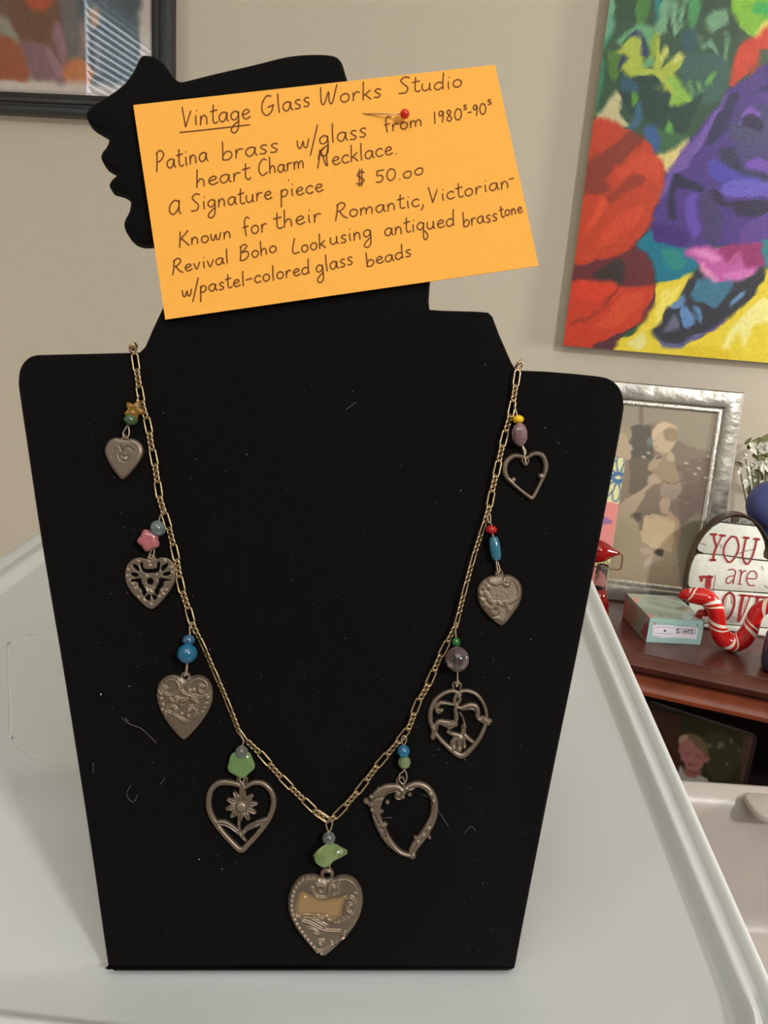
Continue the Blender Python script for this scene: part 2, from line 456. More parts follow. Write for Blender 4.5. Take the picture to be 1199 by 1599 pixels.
# ------------------------------------------------------------------ display bust
LEAN = math.radians(18)
cB = math.radians(-5.3)
uxB = _w(np.array([math.cos(cB), -math.sin(cB), 0]))
_nh = _w(np.array([math.sin(cB), math.cos(cB), 0]))
uyB = np.array([0, 0, 1.0])*math.cos(LEAN) + _nh*math.sin(LEAN)
oB = onz(485, 1518.5, TZ+.0022)
BUST = Plane(oB, uxB, uyB)        # front face of the panel
_k = np.linalg.norm(BUST.hit(500, 700)-BUST.hit(501, 700))
PX = float(_k)                    # one photo pixel on the bust, in metres

left_side = [(178, 1518.5), (170, 1513), (166, 1500), (140, 1320), (100, 1065), (64, 850), (40, 690), (30, 622), (27, 595), (31, 572), (44, 557), (62, 552)]
neckL = [(120, 551.5), (208, 549.5), (217, 549), (226, 540), (238, 512), (254, 478)]
jaw = [(262, 462), (272, 440), (276, 415), (266, 392), (245, 379)]
face = [(222, 378.6), (208, 374), (198, 364), (193, 352), (194, 342), (201, 328), (203, 314), (198, 304), (188, 298), (174, 294), (169.6, 288),
        (172, 281), (179, 274), (185.6, 267.6), (176, 263), (164, 256), (157, 246), (158, 237), (165, 228), (169, 217), (166, 208), (156, 201),
        (144, 194), (136, 186), (133, 177), (140, 166), (158, 154), (174, 144), (194, 128), (207, 110), (214, 95), (219, 86.5), (228, 84), (243, 88),
        (256, 98), (264, 109), (272, 120), (282, 125.5), (296, 123), (336, 113), (397, 99), (448, 86.5), (490, 83), (520, 85), (533, 94), (539, 112), (545, 130)]
back = [(575, 165), (640, 225), (682, 290), (694, 350), (684, 405), (672, 440)]
neckR = [(670, 470), (671.5, 482), (690, 483.5), (745, 485), (763, 486.5), (770, 493), (780, 520), (800, 566), (806, 575)]
right_side = [(815, 577.5), (860, 579.5), (930, 586), (955, 592), (970, 607), (975.5, 628), (973, 655), (950, 780), (905, 1010), (860, 1230), (815, 1460), (806, 1508), (802, 1515), (793, 1518)]
outl = (list(map(tuple, cat(left_side, 4)))[:-1]+list(map(tuple, neckL))+list(map(tuple, cat(jaw+face, 3)))+list(map(tuple, cat(back, 4)))
        + list(map(tuple, neckR))+list(map(tuple, cat(right_side, 4))))
P2 = BUST.pts(outl)
bust = empty('display_bust', BUST.mat(), 'flat black velvet necklace display bust shaped as a woman\'s profile, on the white lid', 'display bust')
MB().prism(P2, -.0065, 0, bev=.0012).build('velvet_panel', M_VELVET, bust, angle=50)
# easel leg behind: hinge block and strut down to the lid
lt = np.array([0, .17, -.0075]); 
inv = np.array([BUST.ux, BUST.uy, BUST.n])
foot_w = BUST.o + _nh*.125 + np.array([0, 0, .0005]); ft = inv@(foot_w-BUST.o)
d_ = ft-lt; L_ = np.linalg.norm(d_); ang = math.atan2(d_[2], -d_[1])
MB().box((lt+ft)/2, (.07, L_, .004), rotm(-ang, 0, 0), bev=.0008).build('easel_leg', M_VELVET, bust)
MB().box((0, .172, -.008), (.08, .02, .003), bev=.0006).build('hinge_strip', M_VELVET, bust)
# lint caught in the pile
M_LINT = pm('lint', (150, 150, 150), .9)
lint = MB()
hair = [[(190, 1120), (203, 1130), (222, 1138), (245, 1160)], [(196, 1120), (201, 1126)], [(205, 1225), (198, 1240), (208, 1252), (216, 1240)], [(146, 1190), (146, 1208)],
        [(660, 1240), (672, 1248), (700, 1290)], [(725, 1300), (735, 1290), (742, 1296)], [(540, 640), (556, 628)], [(590, 1277), (612, 1276)], [(868, 690), (874, 694)], [(250, 1225), (258, 1214)]]
for h_ in hair:
    q = BUST.pts(cat(h_, 4)); lint.tube([(p[0], p[1], .0004) for p in q], .00004, 4)
for k in range(150):
    x, y = random.uniform(90, 900), random.uniform(600, 1500)
    if x < 60+(y-600)*.14+20 or x > 960-(y-600)*.175-15: continue
    a = random.uniform(0, 6.3); r_ = random.uniform(1, 2.6)
    q = BUST.pts([(x, y), (x+r_*math.cos(a), y+r_*math.sin(a))]); lint.tube([(p[0], p[1], .0003) for p in q], .00004 if k % 12 else .0001, 4)
lint.build('lint', M_LINT, bust, kind='stuff')
lint2 = MB()
for (x, y, r_) in ((158, 1084, 2.2), (726, 1186, 1.2), (794, 1058, 1.2), (240, 1190, .8), (311, 1341, 1.4), (757, 570, 1.2), (851, 668, 1.3), (255, 645, 1.0), (719, 766, 1.3), (684, 1170, 1.1)):
    p = BUST.h((x, y)); lint2.ball((p[0], p[1], .0003), r_*PX*.6, 8, 6, sz=(.6, 1.2, .6))
lint2.build('lint_speck', pm('white_lint', (235, 235, 235), .8), bust, kind='stuff')

# ------------------------------------------------------------------ price card
CO = [(208, 164), (773, 101), (841, 415), (258, 499)]
OFFC = .0022
c4 = BUST.pts(CO, OFFC)
card = empty('index_card', BUST.mat() @ Matrix.Translation((0, 0, 0)), 'orange index card with handwritten price note, pinned to the head of the black bust', 'card')
nx, ny = 24, 14; vs = []; fs = []
def bil(s_, t_): return (c4[0]*(1-s_)+c4[1]*s_)*(1-t_)+(c4[3]*(1-s_)+c4[2]*s_)*t_
for zz in (0, -.0003):
    for j in range(ny+1):
        for i in range(nx+1):
            p = bil(i/nx, j/ny); vs.append((p[0], p[1], OFFC+zz))
N0 = (nx+1)*(ny+1)
for j in range(ny):
    for i in range(nx):
        a = j*(nx+1)+i; q = (a, a+nx+1, a+nx+2, a+1); fs += [q, tuple(N0+k for k in q[::-1])]
rim = [i for i in range(nx+1)]+[j*(nx+1)+nx for j in range(1, ny+1)]+[ny*(nx+1)+i for i in range(nx-1, -1, -1)]+[j*(nx+1) for j in range(ny-1, 0, -1)]
for a, b in zip(rim, rim[1:]+rim[:1]): fs.append((a, b, N0+b, N0+a))
MB().add(vs, fs).build('card_sheet', M_CARD, card)

G = {
 'a': (.95, [[(.8, .85), (.5, 1), (.15, .8), (.08, .35), (.35, .02), (.65, .25), (.8, .85)], [(.82, .9), (.8, .3), (.95, 0)]]),
 'b': (.9, [[(.12, 2.1), (.12, 1), (.1, .05)], [(.1, .5), (.4, .95), (.75, .8), (.8, .35), (.5, .02), (.1, .1)]]),
 'c': (.8, [[(.75, .8), (.5, 1), (.15, .75), (.12, .3), (.4, 0), (.78, .15)]]),
 'd': (.95, [[(.78, .8), (.45, .98), (.12, .7), (.12, .25), (.4, 0), (.75, .3)], [(.85, 2.1), (.8, 1), (.82, .02)]]),
 'e': (.85, [[(.12, .5), (.6, .6), (.72, .8), (.5, 1), (.2, .8), (.12, .4), (.4, .02), (.85, .2)]]),
 'f': (.65, [[(.75, 1.9), (.5, 2.1), (.25, 1.7), (.25, .9), (.3, -.1)], [(.05, .95), (.6, 1.05)]]),
 'g': (.95, [[(.78, .8), (.5, 1), (.15, .75), (.15, .3), (.45, .1), (.75, .4), (.8, .9)], [(.8, .9), (.82, 0), (.75, -.9), (.4, -1.25), (.1, -.95), (.35, -.45), (.85, -.05)]]),
 'h': (.85, [[(.15, 2.1), (.12, 1), (.08, 0)], [(.1, .5), (.4, .95), (.65, .7), (.68, .02)]]),
 'i': (.4, [[(.2, .95), (.2, .4), (.25, 0)], [(.25, 1.5)]]),
 'k': (.8, [[(.15, 2.1), (.12, 1), (.1, 0)], [(.7, 1.05), (.15, .5)], [(.3, .6), (.75, 0)]]),
 'l': (.4, [[(.22, 2.1), (.18, 1), (.2, 0)]]),
 'm': (1.35, [[(.1, .95), (.12, .4), (.1, 0)], [(.12, .5), (.35, .95), (.6, .7), (.6, .05)], [(.6, .5), (.9, .95), (1.15, .7), (1.15, .02)]]),
 'n': (.9, [[(.12, .95), (.14, .4), (.1, 0)], [(.12, .5), (.4, .98), (.68, .7), (.7, .02)]]),
 'o': (.9, [[(.45, 1), (.15, .75), (.15, .25), (.45, 0), (.78, .3), (.75, .8), (.45, 1)]]),
 'p': (.9, [[(.2, 1), (.15, 0), (.1, -1.2)], [(.15, .6), (.45, 1), (.78, .75), (.7, .3), (.4, .1), (.15, .25)]]),
 'q': (.95, [[(.78, .8), (.5, 1), (.15, .75), (.15, .3), (.45, .05), (.75, .4), (.8, .9)], [(.8, .9), (.78, 0), (.75, -1.0), (.95, -1.3), (1.2, -.9), (1.0, -.3), (.8, -.2)]]),
 'r': (.7, [[(.12, .95), (.14, .4), (.12, 0)], [(.14, .5), (.35, .95), (.65, .9)]]),
 's': (.72, [[(.65, .9), (.4, 1), (.18, .8), (.35, .55), (.6, .3), (.45, .03), (.1, .08)]]),
 't': (.65, [[(.3, 1.9), (.27, 1), (.28, .25), (.5, 0), (.7, .15)], [(0, 1.25), (.65, 1.35)]]),
 'u': (.95, [[(.12, .95), (.1, .35), (.35, .02), (.7, .3), (.75, .95)], [(.75, .95), (.75, .3), (.88, 0)]]),
 'v': (.8, [[(.08, .95), (.35, .02), (.7, .98)]]),
 'w': (1.2, [[(.1, .95), (.12, .3), (.35, .05), (.6, .8), (.65, .2), (.9, .05), (1.1, .95)]]),
 'V': (1.0, [[(.05, 2.1), (.35, .0)], [(.35, 0), (.85, 1.6)]]),
 'W': (1.5, [[(.1, 2.0), (.15, .3), (.4, .1), (.75, 1.4), (.8, .3), (1.05, .1), (1.45, 2.1)]]),
 'G': (1.4, [[(1.1, 2.0), (.7, 2.1), (.25, 1.5), (.15, .6), (.5, 0), (1.0, .3), (1.2, .95)], [(.7, .85), (1.3, 1.0)]]),
 'S': (1.1, [[(1.0, 1.95), (.6, 2.1), (.25, 1.7), (.5, 1.2), (.85, .7), (.7, .1), (.1, .05)]]),
 'P': (1.05, [[(.25, 2.0), (.2, 1), (.12, -.1)], [(.15, 1.9), (.6, 2.2), (.95, 1.7), (.6, 1.1), (.25, .95)]]),
 'C': (1.2, [[(1.05, 1.9), (.7, 2.1), (.25, 1.5), (.15, .6), (.55, 0), (1.1, .3)]]),
 'N': (1.3, [[(.3, 2.1), (.2, 1), (0, -.1)], [(.35, 2.0), (.6, 1.2), (.8, .2), (1.0, 0)], [(1.15, 2.3), (.95, 1.2), (1.0, 0)], [(.1, 1.0), (.35, 1.9), (.75, 2.3)]]),
 'K': (1.15, [[(.25, 2.1), (.2, 1), (.1, -.1)], [(1.05, 2.1), (.2, .95)], [(.4, 1.05), (1.1, 0)]]),
 'R': (1.2, [[(.3, 2.0), (.22, 1), (.05, -.1)], [(.2, 1.9), (.7, 2.2), (1.0, 1.75), (.65, 1.2), (.3, 1.05)], [(.45, 1.1), (.75, .4), (1.15, 0)]]),
 'B': (1.2, [[(.3, 2.0), (.22, 1), (.1, 0)], [(.2, 1.9), (.7, 2.2), (.95, 1.8), (.3, 1.1)], [(.3, 1.1), (.95, 1.1), (1.0, .4), (.5, -.05), (.05, .05)]]),
 'L': (.9, [[(.4, 2.1), (.2, 1.2), (.1, .4), (.3, 0), (.85, .1)]]),
 'A': (1.4, [[(1.15, 1.7), (.7, 2.0), (.2, 1.4), (.15, .5), (.55, .05), (1.05, .8), (1.15, 1.9)], [(1.15, 1.9), (1.12, .5), (1.3, 0)]]),
 '/': (.5, [[(-.15, -.9), (.6, 2.3)]]), '.': (.5, [[(.2, .02)]]), ',': (.4, [[(.2, .1), (.15, -.3), (0, -.6)]]), '-': (.7, [[(.1, .6), (.6, .65)]]),
 '$': (1.3, [[(1.0, 1.6), (.5, 1.75), (.25, 1.35), (.6, 1.0), (.95, .6), (.6, .2), (.1, .3)], [(.5, 2.1), (.4, -.1)], [(.75, 2.1), (.65, -.1)]]),
 '0': (1.15, [[(.5, 1.6), (.15, 1.1), (.2, .3), (.6, 0), (1.0, .5), (.95, 1.3), (.5, 1.6)]]),
 'O': (1.0, [[(.45, 1.0), (.12, .7), (.2, .15), (.6, 0), (.85, .4), (.8, .9), (.45, 1.0)]]),
 '1': (.55, [[(.25, 1.6), (.25, 0)]]),
 '5': (1.05, [[(.25, 1.5), (.2, .95), (.6, .95), (.85, .55), (.6, .05), (.1, .1)], [(.2, 1.55), (.95, 1.6)]]),
 '8': (1.0, [[(.75, 1.3), (.45, 1.6), (.2, 1.3), (.5, .85), (.8, .4), (.5, 0), (.15, .35), (.45, .8), (.75, 1.3)]]),
 '9': (.95, [[(.75, 1.4), (.4, 1.6), (.15, 1.2), (.4, .9), (.75, 1.3)], [(.78, 1.5), (.72, .7), (.6, 0)]]),
}
STRAIGHT = set('VKk/-1')
def word(mb, text, p0, p1, xh, slant=.12, w=2.1):
    p0 = np.array(p0, float); p1 = np.array(p1, float)
    W = sum(G[c][0] for c in text)+.12*(len(text)-1)
    e = (p1-p0); L = np.linalg.norm(e); e /= L; up = np.array([e[1], -e[0]])
    sx = L/W; x = 0
    for ci, c in enumerate(text):
        gw, st = G[c]; jy = random.uniform(-.06, .06)
        for s_ in st:
            q = np.array(s_, float)
            if len(q) > 2 and c not in STRAIGHT: q = cat(q, 5)
            pts = [p0+e*((x+a)*sx+b*xh*slant)+up*(b+jy)*xh for a, b in q]
            mb.ribbon(BUST.pts(pts, OFFC), w*PX, OFFC+.00012)
        x += gw+.12
LINES = [
 [('Vintage', (284, 199), (391, 185), 15), ('Glass', (408, 183), (485, 166), 14), ('Works', (499, 165), (596, 152), 13.5), ('Studio', (621, 147), (722, 136), 12)],
 [('Patina', (243, 267), (325, 252), 14), ('brass', (346, 251), (435, 237), 14), ('w/glass', (463, 233), (573, 214), 14), ('from', (600, 207), (660, 196), 11), ('1980', (676, 193), (722, 186), 11), ('-', (729, 182), (737, 181), 10), ('90', (738, 182), (760, 178), 10.5)],
 [('heart', (306, 293), (391, 279), 13), ('Charm', (403, 275), (476, 262), 12), ('Necklace.', (496, 262), (623, 240), 12.5)],
 [('A', (263, 336), (284, 333), 11), ('Signature', (297, 330), (425, 311), 12.5), ('piece', (437, 310), (505, 298), 12), ('$', (555, 291), (574, 288), 12), ('50.', (586, 286), (628, 280), 11.5), ('OO', (629, 280), (663, 271), 10)],
 [('Known', (279, 386), (362, 371), 11), ('for', (380, 369), (418, 361), 13), ('their', (428, 358), (502, 345), 13), ('Romantic,', (523, 343), (664, 320), 11.5), ('Victorian', (670, 318), (796, 293), 11.5)],
 [('Revival', (269, 428), (358, 411), 10.5), ('Boho', (374, 407), (433, 393), 10.5), ('Look', (456, 397), (509, 387), 11), ('using', (515, 383), (581, 370), 12), ('antiqued', (600, 369), (710, 352), 12), ('brass', (723, 355), (777, 344), 11), ('tone', (781, 340), (816, 331), 9)],
 [('w/pastel', (284, 464), (383, 446), 11), ('-', (383, 444), (396, 441), 11), ('colored', (397, 443), (484, 427), 11), ('glass', (493, 427), (552, 413), 12), ('beads', (572, 417), (643, 400), 10.5)],
]
for Ln in LINES:
    mb = MB()
    for t_, a, b, xh in Ln: word(mb, t_, a, b, xh)
    if Ln is LINES[0]: mb.ribbon(BUST.pts(cat([(281, 207), (320, 203), (390, 195)], 4), OFFC), 2.0*PX, OFFC+.00012)
    if Ln is LINES[1]:
        word(mb, 's', (723, 172), (729, 171), 7); word(mb, 's', (761, 164), (768, 162), 7)
    if Ln is LINES[4]: mb.ribbon(BUST.pts([(795, 280), (802, 278.5)], OFFC), 2.0*PX, OFFC+.00012)
    if Ln is LINES[3]: mb.ribbon(BUST.pts([(450, 282), (451, 281)], OFFC), 1.6*PX, OFFC+.00012)
    mb.build('handwriting', M_INK, card)
# straight pin
pin = empty('map_pin', BUST.mat(), 'red ball-headed straight pin holding the orange card', 'pin')
a_ = BUST.h((562, 177), OFFC); b_ = BUST.h((632, 178), OFFC+.0030)
MB().tube([(a_[0]-.0012, a_[1], OFFC-.0006), (b_[0], b_[1], OFFC+.0030)], .00021, 8).build('shaft', pm('pin_steel', (.5, .33, .22), .35, .9), pin, smooth=True)
MB().ball((b_[0], b_[1], OFFC+.0030), 7.4*PX, 20, 14).build('head', pm('red_pin_plastic', (205, 32, 22), .22, spec=.6), pin, smooth=True)

# ------------------------------------------------------------------ necklace
neck = empty('necklace', BUST.mat(), 'brass figaro chain necklace with nine heart charms and glass beads, hung on the black bust', 'necklace')
pathL = [(209.5, 551), (214, 581), (218, 609), (222.5, 633.5), (231, 664), (236, 695), (242, 726), (246.6, 759), (250, 780), (257.5, 805), (266, 834), (276, 876), (282.5, 915), (295, 955),
         (298.7, 970), (305, 985), (316, 1006), (333, 1045), (347, 1077), (361, 1111), (377, 1147), (407, 1177.5), (425, 1198.5), (446, 1221), (470, 1245), (485.6, 1260), (495, 1269), (514, 1281.5)]
pathR = [(808.5, 576.5), (805, 601), (798, 642.5), (785.7, 689), (776, 733), (769, 763.6), (762, 799), (754, 824), (740, 868), (726.5, 917.6), (712.8, 972.7), (709, 981.5), (697.5, 1004.5),
         (683, 1034.7), (666, 1073.6), (651.5, 1099.5), (640, 1132.6), (630, 1147.5), (612, 1170), (595.5, 1188), (579, 1209), (561, 1233), (540, 1257), (528, 1270), (515, 1281.5)]
def stadium(L, Wd, n=7):
    out = []; r_ = Wd/2; h_ = L/2-r_
    for k in range(n+1): a = -math.pi/2+math.pi*k/n; out.append((h_+r_*math.cos(a), r_*math.sin(a), 0))
    for k in range(n+1): a = math.pi/2+math.pi*k/n; out.append((-h_+r_*math.cos(a), r_*math.sin(a), 0))
    return out
long_me = MB().tube(stadium(28*PX, 9.8*PX), 1.6*PX, 6, closed=True).mesh('long_link', M_BRASS, smooth=True)
short_me = MB().tube(stadium(12.0*PX, 9.8*PX, 6), 1.65*PX, 6, closed=True).mesh('short_link', M_BRASS, smooth=True)
CHZ = .0015
def lay_chain(path, flips):
    Q = BUST.pts(cat(path, 5), CHZ); d = np.r_[0, np.cumsum(np.linalg.norm(np.diff(Q, axis=0), axis=1))]
    tot = d[-1]; s_ = 2*PX; k = 0; step_long, step_s = 27*PX, 8.0*PX
    def at(t): return np.array([np.interp(t, d, Q[:, 0]), np.interp(t, d, Q[:, 1])])
    while s_ < tot-2*PX:
        long_ = (k % 4 == 0); hl = (13.0 if long_ else 4.2)*PX
        c = min(s_+hl, tot-hl); p, p0, p1 = at(c), at(c-hl*.8), at(c+hl*.8)
        a = math.atan2(p1[1]-p0[1], p1[0]-p0[0])
        tw = flips(at(c), long_)
        o = link('long_link' if long_ else 'short_link', long_me if long_ else short_me, None, neck)
        o.matrix_local = Matrix.Translation((p[0], p[1], CHZ)) @ Matrix.Rotation(a, 4, 'Z') @ Matrix.Rotation(tw, 4, 'X')
        s_ += (25.0 if long_ else 8.2)*PX; k += 1
yC3 = BUST.h((300, 985))[1]; yC8 = BUST.h((760, 820))[1]; yC7 = BUST.h((700, 1000))[1]; yC4 = BUST.h((380, 1150))[1]
def twL(p, lg_):
    edge = yC4 < p[1] < yC3
    return math.radians(50 if edge else (12 if lg_ else 38))
def twR(p, lg_):
    edge = yC7 < p[1] < yC8
    return -math.radians(46 if edge else (12 if lg_ else 38))
lay_chain(pathL, twL); lay_chain(pathR, twR)
# over the shoulder edges to the back
for pt in ((209, 549), (809, 575)):
    x, y = BUST.h(pt)
    o = link('short_link', short_me, None, neck)
    o.matrix_local = Matrix.Translation((x, y+.0006, .0016)) @ Matrix.Rotation(math.radians(35), 4, 'X') @ Matrix.Rotation(math.pi/2, 4, 'Z') @ Matrix.Rotation(math.radians(25), 4, 'X')
    for k in range(2):
        o = link('short_link', short_me, None, neck)
        o.matrix_local = Matrix.Translation((x, y+.0016, .0011-.0024*k)) @ Matrix.Rotation(math.pi/2, 4, 'Y') @ Matrix.Rotation(math.radians(30), 4, 'X')

# --- heightfield metalwork: everything is laid out in photo pixels on the bust plane
class Field:
    def __init__(s, x0, x1, y0, y1, step=.55):
        s.xs = np.arange(x0-3, x1+3, step); s.ys = np.arange(y0-3, y1+3, step)
        s.X, s.Y = np.meshgrid(s.xs, s.ys); s.sd = np.full(s.X.shape, -99.0); s.add = np.zeros(s.X.shape); s.step = step
    def segdist(s, pts, closed=False, w=None):
        P = np.array(pts, float); best = np.full(s.X.shape, 1e9); n = len(P)
        for i in range(n if closed else n-1):
            a, b = P[i], P[(i+1) % n]; e = b-a; L2 = e@e+1e-9
            t = np.clip(((s.X-a[0])*e[0]+(s.Y-a[1])*e[1])/L2, 0, 1)
            d = np.hypot(s.X-a[0]-t*e[0], s.Y-a[1]-t*e[1])
            if w is not None: d = d-(w[i]+(w[(i+1) % n]-w[i])*t)
            best = np.minimum(best, d)
        return best
    def signed(s, poly):
        P = np.array(poly, float); ins = np.zeros(s.X.shape, bool); n = len(P)
        for i in range(n):
            (x1, y1), (x2, y2) = P[i], P[(i+1) % n]
            if y1 == y2: continue
            c = ((s.Y < y1) != (s.Y < y2)) & (s.X < (x2-x1)*(s.Y-y1)/(y2-y1)+x1); ins ^= c
        d = s.segdist(P, True); return np.where(ins, d, -d)
    def solid(s, poly, sm_=4): s.sd = np.maximum(s.sd, s.signed(cat(poly, sm_, True))); return s
    def hole(s, poly, sm_=4): s.sd = np.minimum(s.sd, -s.signed(cat(poly, sm_, True))); return s
    def rod(s, pts, w, sm_=5):
        P = cat(pts, sm_)
        if np.isscalar(w): ww = np.full(len(P), float(w))
        else: ww = np.interp(np.linspace(0, 1, len(P)), np.linspace(0, 1, len(w)), w)
        s.sd = np.maximum(s.sd, -s.segdist(P, False, ww)); return s
    def dot(s, x, y, r_): s.sd = np.maximum(s.sd, r_-np.hypot(s.X-x, s.Y-y)); return s
    def ridge(s, pts, r_, h_, sm_=4, closed=False):
        d = s.segdist(cat(pts, sm_, closed) if len(pts) > 2 else pts, closed); s.add += h_*np.exp(-(d/r_)**2); return s
    def bump(s, x, y, r_, h_): s.add += h_*np.exp(-((s.X-x)**2+(s.Y-y)**2)/(r_*r_)); return s
    def mesh(s, name, mat, edge=4.0, height=4.0, base=.0006, tone=None, power=.5):
        t = np.clip(s.sd/edge, 0, 1); hgt = height*(1-(1-t)**2)**power + 1.3*s.add*np.clip(s.sd/2.0, 0, 1)
        m = s.sd > 0; cell = m[:-1, :-1] & m[1:, :-1] & m[:-1, 1:] & m[1:, 1:]
        used = np.zeros(m.shape, bool); cnt = np.zeros(m.shape, int)
        for a in (0, 1):
            for b in (0, 1):
                used[a:a+cell.shape[0], b:b+cell.shape[1]] |= cell; cnt[a:a+cell.shape[0], b:b+cell.shape[1]] += cell
        bd = used & (cnt < 4)
        gy, gx = np.gradient(s.sd, s.step); g2 = gx**2+gy**2+1e-6
        mv = np.where(bd, np.clip(s.sd, 0, s.step*1.2), 0)
        X = s.X-gx/g2*mv; Y = s.Y-gy/g2*mv
        hgt = np.where(bd, 0, hgt)
        idx = -np.ones(m.shape, int); k = np.argwhere(used); idx[used] = np.arange(len(k))
        uv = BUST.hit(X[used], Y[used], base); z = base+.0003+hgt[used]*PX
        n = len(uv); V = np.zeros((2*n, 3)); V[:n, :2] = uv; V[:n, 2] = z; V[n:, :2] = uv; V[n:, 2] = base
        ci = np.argwhere(cell); a = idx[ci[:, 0], ci[:, 1]]; b = idx[ci[:, 0]+1, ci[:, 1]]; c = idx[ci[:, 0]+1, ci[:, 1]+1]; d = idx[ci[:, 0], ci[:, 1]+1]
        top = np.stack([a, b, c, d], 1); bot = top[:, ::-1]+n
        ed = np.concatenate([top[:, [0, 1]], top[:, [1, 2]], top[:, [2, 3]], top[:, [3, 0]]])
        key = ed[:, 0]*(2*n)+ed[:, 1]; rev = ed[:, 1]*(2*n)+ed[:, 0]
        be = ed[~np.isin(key, rev)]
        side = np.stack([be[:, 1], be[:, 0], be[:, 0]+n, be[:, 1]+n], 1)
        F = np.concatenate([top, bot, side]).astype(np.int32)
        me = bpy.data.meshes.new(name); me.vertices.add(len(V)); me.vertices.foreach_set('co', V.ravel())
        me.loops.add(F.size); me.loops.foreach_set('vertex_index', F.ravel())
        me.polygons.add(len(F)); me.polygons.foreach_set('loop_start', np.arange(0, F.size, 4, dtype=np.int32))
        me.polygons.foreach_set('loop_total', np.full(len(F), 4, np.int32))
        me.update(calc_edges=True); me.validate()
        me.polygons.foreach_set('use_smooth', np.ones(len(me.polygons), bool))
        ca = me.color_attributes.new('Col', 'FLOAT_COLOR', 'POINT')
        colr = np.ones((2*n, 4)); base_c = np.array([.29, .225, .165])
        cc = np.tile(base_c, (n, 1))*(1-.5*np.exp(-np.clip(s.add[used]+.3, 0, 9)*1.2))[:, None]  # relief recesses darkened in the colour: occlusion shade painted over the patina
        if tone is not None:
            tt = tone(s)[used][:, None]; cc = cc*(1-tt)+np.array([.55, .36, .17])*tt
        colr[:n, :3] = cc; colr[n:, :3] = base_c
        ca.data.foreach_set('color', colr.ravel())
        me.materials.append(mat)
        return me
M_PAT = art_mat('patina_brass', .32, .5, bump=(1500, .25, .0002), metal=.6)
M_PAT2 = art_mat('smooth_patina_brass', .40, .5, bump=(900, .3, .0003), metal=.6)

def ringp(mb, x, y, r_, w, zz=.0013, sy=1.0, z1=None):
    c = BUST.h((x, y), zz); n = 18
    mb.tube([(c[0]+r_*PX*math.cos(2*math.pi*k/n), c[1]+r_*sy*PX*math.sin(2*math.pi*k/n), zz) for k in range(n)], w*PX, 7, closed=True)
def wirep(mb, pts, w, zz=.0016):
    q = BUST.pts(cat(pts, 5), zz); mb.tube([(p[0], p[1], zz) for p in q], w*PX, 7)
def charm(me, label, wires, beads, extra=None):
    o = link('heart_charm', me, None, neck, label=label)
    mb = MB()
    for w_ in wires:
        if w_[0] == 'ring': ringp(mb, *w_[1:])
        else: wirep(mb, w_[1], w_[2])
    mb.build('wire_loop', M_WIRE, o, smooth=True)
    for bd_ in beads:
        nm, mbb, mat, lab = bd_; ob_ = mbb.build(nm, mat, o, angle=35 if 'facet' in lab else 80, label=lab)
        if hasattr(mbb, 'core'):
            ob_.data.materials.append(B_CORE)
            for k in mbb.core: ob_.data.polygons[k].material_index = 1
    return o
def bead_lathe(x, y, rx, ry, ang=0, zz=None, seg=20, hole=.28, rings=9, sq=1.0):
    """A drilled bead: rx across, ry half length along its wire; ang turns it in the plane of the bust."""
    zz = zz if zz is not None else rx*PX+.0005
    c = BUST.h((x, y), zz); prof = []
    for i in range(rings+1):
        a = math.pi*(.07+.86*i/rings)
        prof.append((rx*PX*math.sin(a)**sq, -ry*PX*math.cos(a)/math.cos(math.pi*.07)))
    hi = rx*hole*PX
    nout = len(prof)-1
    prof = prof+[(hi, prof[-1][1]*.96), (hi, prof[0][1]*.96), prof[0]]
    mb = MB(); b = MB().lathe(prof, seg)
    b.f = [f for f in b.f if len(f) == 4]
    R = rotm(0, 0, math.radians(ang)) @ rotm(-math.pi/2, 0, 0)
    mb.add(np.array(b.v)@R.T+np.array([c[0], c[1], zz]), b.f); mb.core = range((nout+1)*seg, (nout+2)*seg); return mb
def blossom(x, y, r_, petals, ang, depth=.35, tall=.55, amp=.18, dome=True):
    zz = r_*tall*PX+.0005; c = BUST.h((x, y), zz); vs = []; fs = []; n = 60; R_ = 14
    for i in range(R_+1):
        t = math.pi*i/R_
        for k in range(n):
            a = 2*math.pi*k/n; m = 1+amp*math.cos(petals*a+ang)*math.sin(t)**1.5
            rr = r_*PX*math.sin(t)*m; rr = max(rr, r_*PX*.02)
            z = -math.cos(t)*r_*tall*PX*(1-depth*math.exp(-(math.sin(t)/.35)**2) if t > math.pi/2 else 1)
            vs.append((c[0]+rr*math.cos(a), c[1]+rr*math.sin(a), zz+z))
    for i in range(R_):
        for k in range(n):
            l = (k+1) % n; fs.append((i*n+k, i*n+l, (i+1)*n+l, (i+1)*n+k))
    fs.append(tuple(range(n))[::-1]); fs.append(tuple(range(R_*n, (R_+1)*n)))
    return MB().add(vs, fs)

B_CORE = pm('bead_core', (228, 228, 214), .5)
B_AMBER = glassy('amber_glass', (230, 165, 40), .6); B_GREEN = glassy('green_glass', (120, 170, 120), .65)
B_PALEB = glassy('pale_blue_glass', (210, 228, 236), .76); B_PINK = glassy('opal_pink_glass', (228, 132, 140), .2, .18)
B_BLUE = glassy('bright_blue_glass', (50, 190, 250), .66, .03); B_LBLUE = glassy('light_blue_glass', (85, 165, 225), .6, .04)
B_CLEAR = glassy('clear_glass', (242, 250, 244), .85, .04); B_LEAF = glassy('leaf_green_glass', (185, 235, 145), .58, .08)
B_LIME = glassy('pale_lime_glass', (215, 245, 180), .65, .05); B_EMER = glassy('emerald_glass', (30, 150, 60), .35, .05)
B_ROSE = glassy('rose_clear_glass', (250, 220, 226), .9, .03); B_ROSE2 = glassy('pink_crystal', (255, 205, 215), .7, .03)
